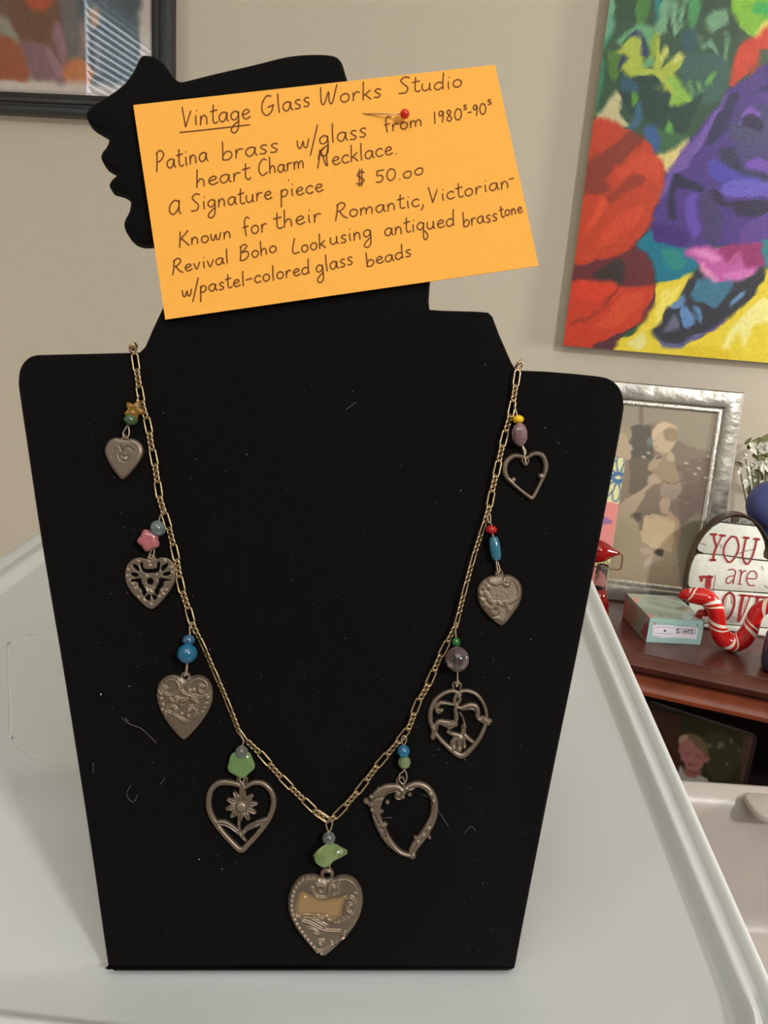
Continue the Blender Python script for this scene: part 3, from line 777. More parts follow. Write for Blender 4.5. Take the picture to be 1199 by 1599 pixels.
B_YEL = pm('yellow_opaque_bead', (235, 190, 20), .22, spec=.6); B_REDB = pm('red_opaque_bead', (170, 20, 24), .2, spec=.6)
B_TEAL = glassy('teal_glass', (70, 180, 215), .5, .08)


def heart(cx, cy, wl_, wr, top, bot, rot=0, notch=None, fat=1.0):
    """heart outline in pixels: half widths left and right, lobe top, point at bottom"""
    notch = top+(bot-top)*.10 if notch is None else notch
    H = bot-top
    base = [(0, notch), (.22, top+H*.015), (.5, top-H*.01), (.8, top+H*.07), (.98, top+H*.26), (.98, top+H*.42), (.82, top+H*.62), (.55, top+H*.80), (.22, top+H*.95)]
    pts = [(cx, notch)]+[(cx+wr*a*fat if a > .9 else cx+wr*a, y) for a, y in base[1:]]+[(cx+.5, bot), (cx-.5, bot)]+[(cx-wl_*a, y) for a, y in base[:0:-1]]
    a = math.radians(rot); out = []
    for x, y in pts:
        dx, dy = x-cx, y-cy; out.append((cx+dx*math.cos(a)-dy*math.sin(a), cy+dx*math.sin(a)+dy*math.cos(a)))
    return out
def Z(ox, oy, sc, L): return [(ox+x/sc, oy+y/sc) for x, y in L]

# charm 1: small plain heart, top left
z1 = lambda L: Z(140, 540, 7.27, L)
f = Field(160, 228, 676, 752)
f.solid(z1([(355, 1050), (300, 1042), (230, 1070), (185, 1140), (175, 1210), (200, 1290), (250, 1380), (330, 1490), (375, 1518), (420, 1495), (500, 1410), (580, 1300), (615, 1210), (600, 1130), (545, 1075), (470, 1050), (450, 1062)]), 3)
f.rod(z1([(370, 1060), (400, 1010), (440, 1058)]), 1.8)
f.ridge(z1([(350, 1140), (380, 1200), (340, 1250), (380, 1310), (430, 1310), (450, 1260), (380, 1255)]), 1.2, -.8).ridge(z1([(370, 1190), (440, 1150), (500, 1190)]), 1.2, -.7)
f.ridge(z1([(300, 1180), (260, 1260)]), 1.5, -.5).bump(*z1([(405, 1285)])[0], 4, .9)
charm(f.mesh('heart_charm', M_PAT2, 7, 5), 'small plain heart charm, topmost on the left strand',
      [('wire', z1([(560, 560), (545, 600), (530, 650), (480, 750), (440, 880), (380, 990), (400, 1045), (430, 1040), (448, 990), (440, 900)]), 1.3)],
      [('glass_bead', blossom(209.5, 641, 13, 5, .6, amp=.24, tall=.5), B_AMBER, 'amber star-shaped glass bead'),
       ('glass_bead', bead_lathe(204, 656, 10.5, 8, -12), B_GREEN, 'green glass bead')])
# charm 2: filigree heart
z2 = lambda L: Z(170, 780, 8.0, L)
f = Field(192, 278, 864, 955)
f.solid(z2([(470, 740), (400, 722), (300, 745), (230, 820), (203, 920), (215, 1030), (270, 1140), (350, 1230), (450, 1330), (530, 1370), (590, 1345), (690, 1240), (780, 1120), (830, 1010), (835, 900), (810, 790), (740, 730), (650, 722), (590, 738)]), 3)
f.solid(z2([(480, 745), (495, 690), (530, 672), (570, 690), (590, 745)]), 3)
f.hole(z2([(505, 728), (522, 712), (545, 728), (524, 742)]), 3)
hl = [[(405, 790), (425, 800), (430, 850), (470, 872), (560, 870), (605, 850), (610, 800), (630, 780), (640, 820), (625, 890), (580, 910), (480, 915), (430, 890), (402, 830)],
      [(305, 825), (335, 812), (370, 850), (380, 888), (345, 875)], [(285, 920), (330, 918), (370, 942), (340, 962), (300, 950)],
      [(280, 1015), (330, 995), (400, 990), (410, 1040), (440, 1090), (470, 1160), (440, 1200), (425, 1180), (420, 1130), (380, 1090), (360, 1030)],
      [(730, 800), (735, 820), (690, 880), (660, 882), (675, 830)], [(770, 905), (765, 930), (715, 950), (675, 935), (715, 912)],
      [(770, 1010), (740, 1000), (640, 985), (630, 1040), (600, 1090), (575, 1160), (605, 1190), (625, 1160), (640, 1110), (680, 1070), (690, 1020)],
      [(480, 1025), (500, 990), (535, 985), (558, 1020), (540, 1055), (500, 1055)],
      [(460, 1220), (500, 1192), (522, 1200), (505, 1262)], [(545, 1200), (570, 1190), (600, 1220), (570, 1250)]]
for h_ in hl: f.hole(z2(h_), 3)
for x, y in [(240, 880), (230, 960), (265, 1010), (300, 1060), (330, 1110), (370, 1220), (440, 1260), (530, 1310), (630, 1215), (680, 1180), (715, 1130), (780, 915), (775, 850), (700, 765), (370, 775), (500, 780), (515, 825), (590, 940), (480, 960), (470, 1110), (570, 1110), (290, 1040), (400, 1160), (660, 1140), (610, 1020), (585, 1150), (480, 1140)]:
    f.bump(*z2([(x, y)])[0], 1.9, 1.5)
f.bump(*z2([(525, 1150)])[0], 4, 1.2)
charm(f.mesh('heart_charm', M_PAT, 2.2, 2.6), 'openwork filigree heart charm under a pink flower bead',
      [('wire', z2([(690, 130), (650, 190), (625, 260), (590, 400), (545, 600), (505, 690), (520, 735), (550, 725), (565, 650), (560, 600)]), 1.3)],
      [('glass_bead', bead_lathe(246.5, 825, 12.5, 11, -62), B_PALEB, 'pale blue clear glass bead'),
       ('glass_bead', blossom(232.5, 843.5, 16.0, 5, 2.4, tall=.62, amp=.11, depth=.25), B_PINK, 'opaque pink flower bead')])
# charm 3: embossed scroll heart
z3 = lambda L: Z(220, 970, 7.5, L)
f = Field(242, 336, 1046, 1158)
f.solid(z3([(470, 640), (400, 622), (300, 640), (215, 720), (185, 840), (205, 970), (260, 1100), (340, 1220), (430, 1330), (500, 1382), (560, 1350), (680, 1220), (780, 1080), (835, 950), (848, 830), (820, 720), (750, 645), (660, 625), (580, 640)]), 3)
f.dot(*z3([(525, 645)])[0], 8.2); f.hole(z3([(505, 650), (525, 630), (548, 650), (526, 672)]), 3)
for L in [[(250, 850), (215, 800), (250, 750), (300, 770), (290, 810), (255, 800)], [(290, 700), (360, 670), (430, 690), (450, 770), (420, 840), (340, 860), (300, 840)],
          [(580, 830), (560, 760), (600, 690), (690, 660), (770, 700), (790, 780), (740, 830), (690, 800), (700, 750), (740, 760)],
          [(470, 720), (480, 800), (540, 850), (640, 870), (720, 880)], [(350, 900), (400, 930), (460, 900), (500, 930), (540, 900)],
          [(560, 1010), (600, 990), (650, 1030), (640, 1090), (580, 1110), (550, 1060), (590, 1030)], [(400, 1080), (460, 1120), (540, 1160), (600, 1120), (660, 1080)],
          [(320, 1000), (380, 980), (420, 1030), (380, 1070), (330, 1050)], [(600, 900), (660, 930), (650, 990)]]:
    f.ridge(z3(L), 2.0, 2.6)
for x, y in [(240, 900), (260, 970), (250, 1030), (290, 1080), (300, 1050), (760, 860), (790, 900), (780, 960), (760, 1010), (730, 1060), (500, 920), (480, 970), (420, 880), (440, 940), (610, 910), (570, 1040), (620, 800), (700, 890), (530, 1165), (480, 1080), (360, 920)]:
    f.bump(*z3([(x, y)])[0], 2.2, 2.4)
f.bump(*z3([(505, 925)])[0], 3.6, 3)
charm(f.mesh('heart_charm', M_PAT, 9, 5.5), 'solid heart charm embossed with scrolls, under a faceted bright blue bead',
      [('wire', z3([(590, 10), (570, 80), (575, 180), (550, 300), (540, 480), (525, 600), (512, 650)]), 1.5), ('wire', z3([(545, 480), (540, 580), (535, 640)]), 1.3)],
      [('glass_bead', bead_lathe(294.5, 999.5, 9.5, 8, -6), B_LBLUE, 'small light blue glass bead'),
       ('glass_bead', bead_lathe(292.3, 1020.5, 15.5, 14.5, 2, seg=9, rings=5), B_BLUE, 'faceted bright blue glass bead')])
# charm 4: daisy heart
z4 = lambda L: Z(290, 1140, 6.66, L)
f = Field(318, 436, 1210, 1334)
f.rod(z4([(600, 590), (540, 560), (440, 540), (340, 550), (265, 620), (240, 730), (250, 830), (300, 940), (380, 1050), (470, 1150), (575, 1240), (660, 1170), (760, 1060), (850, 940), (900, 830), (915, 720), (880, 620), (800, 550), (700, 545), (620, 590)]), [3.8, 4.4, 4.8, 4.8, 4.6, 4.8, 5, 5, 4.6, 4.6, 5, 4.6, 4.6, 4.6, 4.8, 4.6, 4.6, 4.4, 4, 3.6])
f.rod(z4([(590, 560), (585, 640), (580, 700)]), 5)
cx, cy = z4([(582, 785)])[0]
for k in range(10):
    a = math.radians(18+36*k+8); c_, s_ = math.cos(a), math.sin(a)
    f.rod([(cx+8*c_, cy+8*s_), (cx+16*c_, cy+16*s_), (cx+22.5*c_, cy+22.5*s_)], [2.6, 5.4, 3.4])
    f.ridge([(cx+9*c_, cy+9*s_), (cx+24*c_, cy+24*s_)], 1.4, -1.3)
f.dot(cx, cy, 10); f.add += 3.2*np.sqrt(np.clip(1-((f.X-cx)**2+(f.Y-cy)**2)/(9.3**2), 0, 1))
f.rod(z4([(555, 920), (555, 1000), (570, 1070), (620, 1140)]), 2.8)
f.rod(z4([(330, 960), (400, 960), (480, 1000), (550, 1060), (610, 1130)]), [5, 5.2, 4.6, 3.8, 2.6]); f.rod(z4([(840, 930), (740, 970), (650, 1010), (600, 1060), (590, 1110)]), [5, 5.4, 4.6, 3.8, 2.6])
f.ridge(z4([(350, 960), (450, 985), (540, 1050)]), 1.3, -1.2).ridge(z4([(800, 950), (700, 980), (620, 1040)]), 1.3, -1.2)
f.rod(z4([(545, 540), (540, 490), (585, 478), (635, 490), (630, 540)]), 2.0)
charm(f.mesh('heart_charm', M_PAT, 4.2, 4.6), 'open heart charm with a daisy inside, under a green flower bead',
      [('wire', z4([(560, 0), (575, 60), (600, 110), (590, 180), (580, 300), (575, 470), (560, 520), (590, 545), (610, 500), (600, 440)]), 1.3)],
      [('glass_bead', bead_lathe(377, 1174.5, 10, 9.5, 0), B_CLEAR, 'clear glass bead'),
       ('glass_bead', blossom(376.5, 1193, 20, 5, .9, tall=.42, amp=.06, depth=.5), B_LEAF, 'leaf green flower bead')])
# charm 5: big centre heart
z5 = lambda L: Z(420, 1260, 6.4, L)
f = Field(446, 570, 1354, 1496)
f.solid(z5([(520, 690), (480, 668), (400, 662), (310, 690), (235, 780), (195, 880), (190, 1000), (220, 1110), (280, 1220), (380, 1350), (480, 1450), (540, 1482), (600, 1450), (740, 1320), (850, 1190), (915, 1060), (940, 920), (920, 800), (860, 710), (780, 672), (700, 675), (640, 700)]), 3)
f.dot(*z5([(580, 665)])[0], 11.2); f.hole(z5([(548, 675), (565, 655), (600, 660), (605, 690), (575, 702), (555, 695)]), 3)
bo = np.array(cat(z5([(480, 700), (400, 695), (320, 720), (260, 790), (228, 880), (222, 1000), (250, 1100), (310, 1210), (400, 1330), (480, 1420), (540, 1450)]), 4))
dd = np.r_[0, np.cumsum(np.linalg.norm(np.diff(bo, axis=0), axis=1))]
for t in np.arange(2, dd[-1], 7.5): f.bump(np.interp(t, dd, bo[:, 0]), np.interp(t, dd, bo[:, 1]), 2.6, 2.6)
for L in [[(600, 800), (620, 740), (700, 700), (800, 710), (870, 780), (890, 900), (850, 1000), (800, 1070), (720, 1110), (640, 1130)], [(430, 790), (460, 860), (520, 880), (580, 870), (600, 800)],
          [(330, 1110), (400, 1130), (480, 1170), (560, 1205), (700, 1215)], [(340, 1080), (380, 1070), (450, 1100), (570, 1165)], [(480, 760), (540, 760), (545, 820), (510, 830)],
          [(650, 800), (680, 760), (690, 820), (640, 860)], [(760, 900), (820, 880), (850, 930), (800, 960), (770, 1000), (820, 1040)], [(720, 1270), (750, 1250), (770, 1280), (730, 1300)],
          [(380, 1190), (420, 1180), (480, 1210), (500, 1240), (450, 1230)], [(500, 1310), (540, 1310), (530, 1340), (500, 1335)], [(440, 1420), (540, 1400), (640, 1340), (760, 1230)]]:
    f.ridge(z5(L), 2.1, 2.5)
for x, y in [(480, 1075), (570, 1085), (520, 1100), (650, 1120), (690, 1130), (560, 1170), (800, 940), (790, 985), (820, 900), (690, 750), (700, 720), (740, 1100), (780, 1080), (400, 1190), (355, 895), (620, 1330), (680, 1330), (510, 1360), (860, 840), (640, 770)]:
    f.bump(*z5([(x, y)])[0], 2.0, 2.2)
f.add -= 2.2*np.exp(-np.clip(-f.signed(cat(z5([(320, 830), (420, 860), (500, 900), (600, 900), (720, 880), (790, 850), (740, 960), (720, 1060), (640, 1100), (540, 1070), (420, 1060), (290, 1060), (270, 980)]), 4, True)), 0, 9)/1.5)
ton = lambda s: np.clip(s.signed(cat(z5([(320, 830), (420, 860), (500, 900), (600, 900), (720, 880), (790, 850), (740, 960), (720, 1060), (640, 1100), (540, 1070), (420, 1060), (290, 1060), (270, 980)]), 4, True))/9+.35, 0, 1)*.8
charm(f.mesh('heart_charm', M_PAT, 11, 6.5, tone=ton), 'largest solid heart charm with beaded edge and golden centre, lowest of the necklace',
      [('wire', z5([(600, 130), (570, 170), (590, 240), (610, 240), (632, 170), (620, 120)]), 1.4), ('wire', z5([(600, 240), (600, 420), (605, 560), (605, 620), (590, 660)]), 1.3)],
      [('glass_bead', bead_lathe(513.3, 1309, 10, 9.5, 0), B_CLEAR, 'clear glass bead')])
ch5 = [o for o in neck.children if o.name.startswith('heart_charm')][-1]
lf = MB(); cA = BUST.h((515, 1334), .004); nu, nv = 28, 14; vs = []; fs = []
lo = z5([(440, 480), (470, 540), (540, 585), (600, 585), (650, 550), (720, 515), (780, 470)]); hi = z5([(440, 470), (480, 415), (540, 375), (600, 365), (660, 385), (720, 425), (785, 452)])
lo = cat(lo, 6); hi = cat(hi, 6)
for side in (0, 1):
    for i in range(nu+1):
        s_ = i/nu; k = s_*(len(lo)-1); k0 = int(min(k, len(lo)-2)); L0 = lo[k0]+(lo[k0+1]-lo[k0])*(k-k0); H0 = hi[k0]+(hi[k0+1]-hi[k0])*(k-k0)
        for j in range(nv+1):
            t = j/nv; p = L0*(1-t)+H0*t
            wave = .0016*math.sin(s_*5.2+.6)+.0012*math.cos(t*3.0)*(s_-.4)
            th = .0009*(math.sin(math.pi*min(max(s_, .03), .97))**.5)*(math.sin(math.pi*min(max(t, .04), .96))**.4)
            q = BUST.h((p[0], p[1]), .0035); vs.append((q[0], q[1], .0035+wave+(th if side == 0 else -th)))
for side in (0, 1):
    b0 = side*(nu+1)*(nv+1)
    for i in range(nu):
        for j in range(nv):
            a = b0+i*(nv+1)+j; q = (a, a+nv+1, a+nv+2, a+1); fs.append(q if side == 0 else q[::-1])
N1 = (nu+1)*(nv+1)
rm = [i*(nv+1) for i in range(nu+1)]+[nu*(nv+1)+j for j in range(1, nv+1)]+[i*(nv+1)+nv for i in range(nu-1, -1, -1)]+[j for j in range(nv-1, 0, -1)]
for a, b in zip(rm, rm[1:]+rm[:1]): fs.append((b, a, N1+a, N1+b))
lf.add(vs, fs).build('glass_bead', glassy('twisted_lime_glass', (215, 250, 160), .68, .05), ch5, smooth=True, label='twisted leaf-shaped lime glass bead')
# charm 6: thick open scroll heart
z6 = lambda L: Z(540, 1140, 6.66, L)
f = Field(562, 690, 1212, 1342)
f.rod(z6([(600, 640), (540, 600), (470, 600), (400, 620), (330, 690), (310, 790), (320, 900), (370, 1020), (430, 1130), (520, 1230), (600, 1280), (690, 1300)]), [5, 7, 7.5, 8.5, 10.5, 8.5, 7, 7.5, 6.5, 5, 4.2, 4])
f.rod(z6([(590, 630), (660, 590), (740, 560), (830, 590), (900, 680), (920, 780), (910, 880), (870, 980), (800, 1090), (730, 1180), (690, 1250), (690, 1300)]), [4.5, 6.5, 5.5, 6, 6, 5.8, 6.2, 6.8, 7.2, 7.2, 6.2, 5.2])
for x, y, r_ in [(210, 735, 5.5), (262, 690, 4.5), (335, 605, 3), (270, 820, 4), (545, 680, 7), (660, 665, 4), (590, 690, 4), (405, 975, 4.5), (430, 745, 4), (865, 1110, 3.5), (720, 1110, 3.5), (690, 1300, 6), (250, 765, 5), (372, 840, 3.4)]:
    f.dot(*z6([(x, y)])[0], r_)
f.rod(z6([(850, 1070), (880, 1130)]), [3, .8])
f.rod(z6([(545, 570), (528, 530), (548, 490), (590, 490), (605, 530), (600, 570)]), 2.4)
for L in [[(400, 720), (430, 650), (520, 620), (570, 650), (560, 700), (520, 690)], [(240, 750), (300, 700), (400, 680)], [(360, 1000), (400, 1040), (410, 1100)], [(660, 600), (760, 600), (840, 660), (890, 760)], [(620, 610), (650, 640)], [(290, 870), (340, 960)]]:
    f.ridge(z6(L), 1.5, -1.7)
for x, y in [(440, 670), (430, 700), (400, 720), (375, 760), (255, 760), (260, 820), (900, 730), (870, 660), (800, 1080), (860, 1010), (560, 650), (615, 600), (700, 1290), (210, 735), (740, 1150), (520, 640)]:
    f.bump(*z6([(x, y)])[0], 2.4, 1.9)
charm(f.mesh('heart_charm', M_PAT, 6, 5.5), 'thick open scrollwork heart charm under a blue and a lime bead',
      [('wire', z6([(590, 150), (575, 110), (600, 60), (630, 90), (610, 160)]), 1.3), ('wire', z6([(600, 160), (600, 410), (560, 460), (560, 530), (600, 560), (632, 510), (628, 450), (605, 410)]), 1.2)],
      [('glass_bead', bead_lathe(630, 1173, 9.8, 9.5, 0), B_BLUE, 'round blue glass bead'),
       ('glass_bead', bead_lathe(631.5, 1190.5, 10, 10.3, 0, seg=8, rings=4), B_LIME, 'faceted pale lime glass bead')])
# charm 7: rounded openwork heart with vine
z7 = lambda L: Z(640, 970, 6.95, L)
f = Field(664, 770, 1062, 1188)
f.rod(z7([(540, 800), (500, 765), (440, 755), (350, 790), (270, 860), (225, 960), (220, 1060), (250, 1170), (320, 1270), (400, 1350), (480, 1420), (555, 1455), (620, 1420), (720, 1310), (790, 1190), (825, 1060), (815, 950), (770, 850), (700, 780), (610, 752), (540, 765), (500, 800), (480, 860), (500, 920), (560, 940)]),
      [3.5, 3.6, 3.6, 3.6, 4, 4, 4, 3.8, 3.8, 4, 4.6, 5, 4.8, 4, 3.6, 3.2, 3.2, 3.4, 3.6, 3.6, 3.4, 3.2, 3.4, 3.4, 3])
f.rod(z7([(520, 800), (540, 850), (510, 900), (490, 960), (500, 1040), (470, 1120), (420, 1160)]), [3.2, 3, 3, 3.6, 4, 4.2, 3])
f.rod(z7([(560, 940), (640, 920), (700, 930), (730, 980), (735, 1050), (800, 1075), (860, 1080)]), [4, 6, 6.5, 4.5, 3.5, 5, 4.5]); f.dot(*z7([(780, 1060)])[0], 6); f.dot(*z7([(840, 1100)])[0], 5)
f.rod(z7([(470, 900), (400, 890), (330, 885), (285, 930), (300, 985), (345, 960)]), [2.6, 3.4, 4, 3.4, 3.4, 3.2]); f.dot(*z7([(315, 970)])[0], 5)
f.rod(z7([(480, 1110), (400, 1110), (330, 1090), (290, 1110), (265, 1190), (245, 1260)]), [5.5, 6.5, 5, 4.4, 5, 4.2])
f.rod(z7([(540, 990), (575, 1060), (585, 1110)]), [2, 2, 2.4]); f.dot(*z7([(582, 1140)])[0], 4.6); f.rod(z7([(580, 1140), (575, 1200), (560, 1260)]), [4, 4.4, 5])
f.rod(z7([(410, 1200), (450, 1215), (520, 1240), (560, 1260)]), [3.4, 4, 5, 6]); f.rod(z7([(590, 1230), (630, 1270), (670, 1300)]), [4, 4, 3.4])
f.rod(z7([(540, 1250), (470, 1310), (470, 1370)]), [6, 6, 5]); f.rod(z7([(560, 1260), (540, 1320), (530, 1390)]), [6, 6.5, 5]); f.rod(z7([(570, 1260), (580, 1350)]), [4, 4.4])
f.rod(z7([(470, 720), (460, 680), (510, 655), (550, 685), (540, 730)]), 2.3)
for L in [[(580, 950), (680, 940), (710, 990)], [(330, 910), (400, 910)], [(430, 1100), (490, 1060), (500, 980)], [(300, 1130), (280, 1210)], [(500, 1290), (500, 1370)], [(565, 1290), (560, 1360)]]:
    f.ridge(z7(L), 1.3, -1.4)
for x, y in [(800, 1050), (845, 1085), (315, 965), (540, 1265), (530, 1385), (590, 1370), (430, 1205), (585, 1130), (470, 1370)]: f.bump(*z7([(x, y)])[0], 2.2, 2)
charm(f.mesh('heart_charm', M_PAT, 4.5, 4.6), 'rounded openwork heart charm with a vine and flower, under a large clear rose bead',
      [('wire', z7([(505, 10), (495, 90), (500, 190), (510, 300), (515, 520), (515, 640), (500, 700), (520, 700), (522, 640)]), 1.4)],
      [('glass_bead', bead_lathe(712, 1003, 6.8, 7.5, 0), B_EMER, 'small emerald green glass bead'),
       ('glass_bead', bead_lathe(713.8, 1029.5, 19, 19, 0, seg=12, rings=7, hole=.12), B_ROSE, 'large faceted clear rose glass bead')])
# charm 8: right solid heart
z8 = lambda L: Z(720, 800, 8.417, L)
f = Field(742, 818, 884, 980)
f.solid(z8([(440, 830), (380, 835), (290, 880), (225, 960), (205, 1060), (225, 1180), (290, 1290), (380, 1390), (460, 1460), (525, 1488), (580, 1455), (680, 1330), (760, 1200), (795, 1070), (785, 960), (735, 880), (660, 830), (590, 818), (550, 825)]), 3)
f.solid(z8([(440, 835), (450, 770), (490, 738), (530, 755), (552, 835)]), 3); f.hole(z8([(468, 780), (495, 762), (522, 785), (495, 805)]), 3)
for L in [[(600, 910), (570, 950), (540, 920), (560, 860), (640, 860), (720, 930), (750, 1040), (720, 1120), (640, 1170), (560, 1190)], [(570, 900), (610, 890), (610, 940), (580, 965)], [(550, 1190), (600, 1250), (610, 1340), (580, 1420)],
          [(390, 930), (450, 940), (510, 920)], [(340, 1150), (400, 1190), (450, 1190), (490, 1210)], [(380, 1300), (400, 1240), (460, 1240), (480, 1290), (420, 1340)], [(400, 1390), (470, 1390)]]:
    f.ridge(z8(L), 1.8, 2.0)
for x, y in [(310, 950), (350, 900), (280, 1000), (350, 990), (230, 1050), (240, 1130), (270, 1160), (320, 1090), (310, 1220), (370, 1180), (370, 1250), (470, 1190), (440, 1245), (420, 1340), (300, 1060), (250, 1080), (530, 1210), (350, 1130)]:
    f.bump(*z8([(x, y)])[0], 2.1, 2.3)
tb8 = MB(); cc = BUST.h((773, 857), .0025); ua = math.radians(90+11)
b8 = bead_lathe(773, 856.5, 8.6, 18.5, 11, seg=16, hole=.25, rings=9, sq=.35)
charm(f.mesh('heart_charm', M_PAT2, 9, 5.5), 'solid heart charm with raised flowers on its left half, under a blue tube bead',
      [('wire', z8([(360, 20), (340, 80), (380, 150), (385, 60), (370, 10)]), 1.3), ('wire', z8([(400, 150), (430, 400), (460, 640), (480, 780), (500, 790), (505, 740), (475, 640)]), 1.4)],
      [('glass_bead', bead_lathe(767, 827, 9.3, 6.8, 0), B_REDB, 'opaque red bead'), ('glass_bead', b8, B_TEAL, 'long blue tube bead')])
# charm 9: rope-edged open heart
z9 = lambda L: Z(740, 560, 6.664, L)
f = Field(780, 860, 700, 786)
op = [(530, 1040), (470, 1015), (410, 1015), (345, 1060), (318, 1130), (330, 1220), (390, 1290), (480, 1370), (560, 1430), (600, 1450), (640, 1390), (690, 1290), (730, 1200), (745, 1110), (715, 1020), (660, 990), (600, 1000), (540, 1040)]
f.rod(z9(op), [3.4, 3.8, 4.2, 4.3, 4.3, 4.2, 3.2, 3, 3.2, 3.6, 3.2, 3, 3.8, 4.2, 4.2, 4, 3.8, 3.4])
f.dot(*z9([(405, 1262)])[0], 4.6); f.dot(*z9([(692, 1222)])[0], 4.6); f.rod(z9([(495, 1060), (520, 1105), (545, 1105), (565, 1060)]), 1.8)
po = np.array(cat(z9(op), 6)); dd = np.r_[0, np.cumsum(np.linalg.norm(np.diff(po, axis=0), axis=1))]
for t in np.arange(3, dd[-1]-3, 3.2):
    x, y = np.interp(t, dd, po[:, 0]), np.interp(t, dd, po[:, 1])
    if y < 560+1240/6.664: f.bump(x, y, 1.5, 1.2)
charm(f.mesh('heart_charm', M_PAT, 4, 4.2), 'open rope-edged heart outline charm, topmost on the right strand',
      [('wire', z9([(420, 480), (440, 560), (460, 620)]), 1.3), ('wire', z9([(470, 680), (500, 900), (520, 960), (530, 1040), (545, 1100)]), 1.4), ('wire', z9([(505, 900), (540, 970), (520, 1010)]), 1.1)],
      [('glass_bead', bead_lathe(809, 655, 9.2, 7, 0), B_YEL, 'opaque yellow bead'),
       ('glass_bead', bead_lathe(811.5, 678.5, 13.2, 18.5, 4, seg=8, rings=5), B_ROSE2, 'faceted pink oval glass bead')])
# cores seen through drilled clear beads
for o in list(neck.children):
    if not o.name.startswith('heart_charm'): continue
    for c in list(o.children):
        c.visible_shadow = True

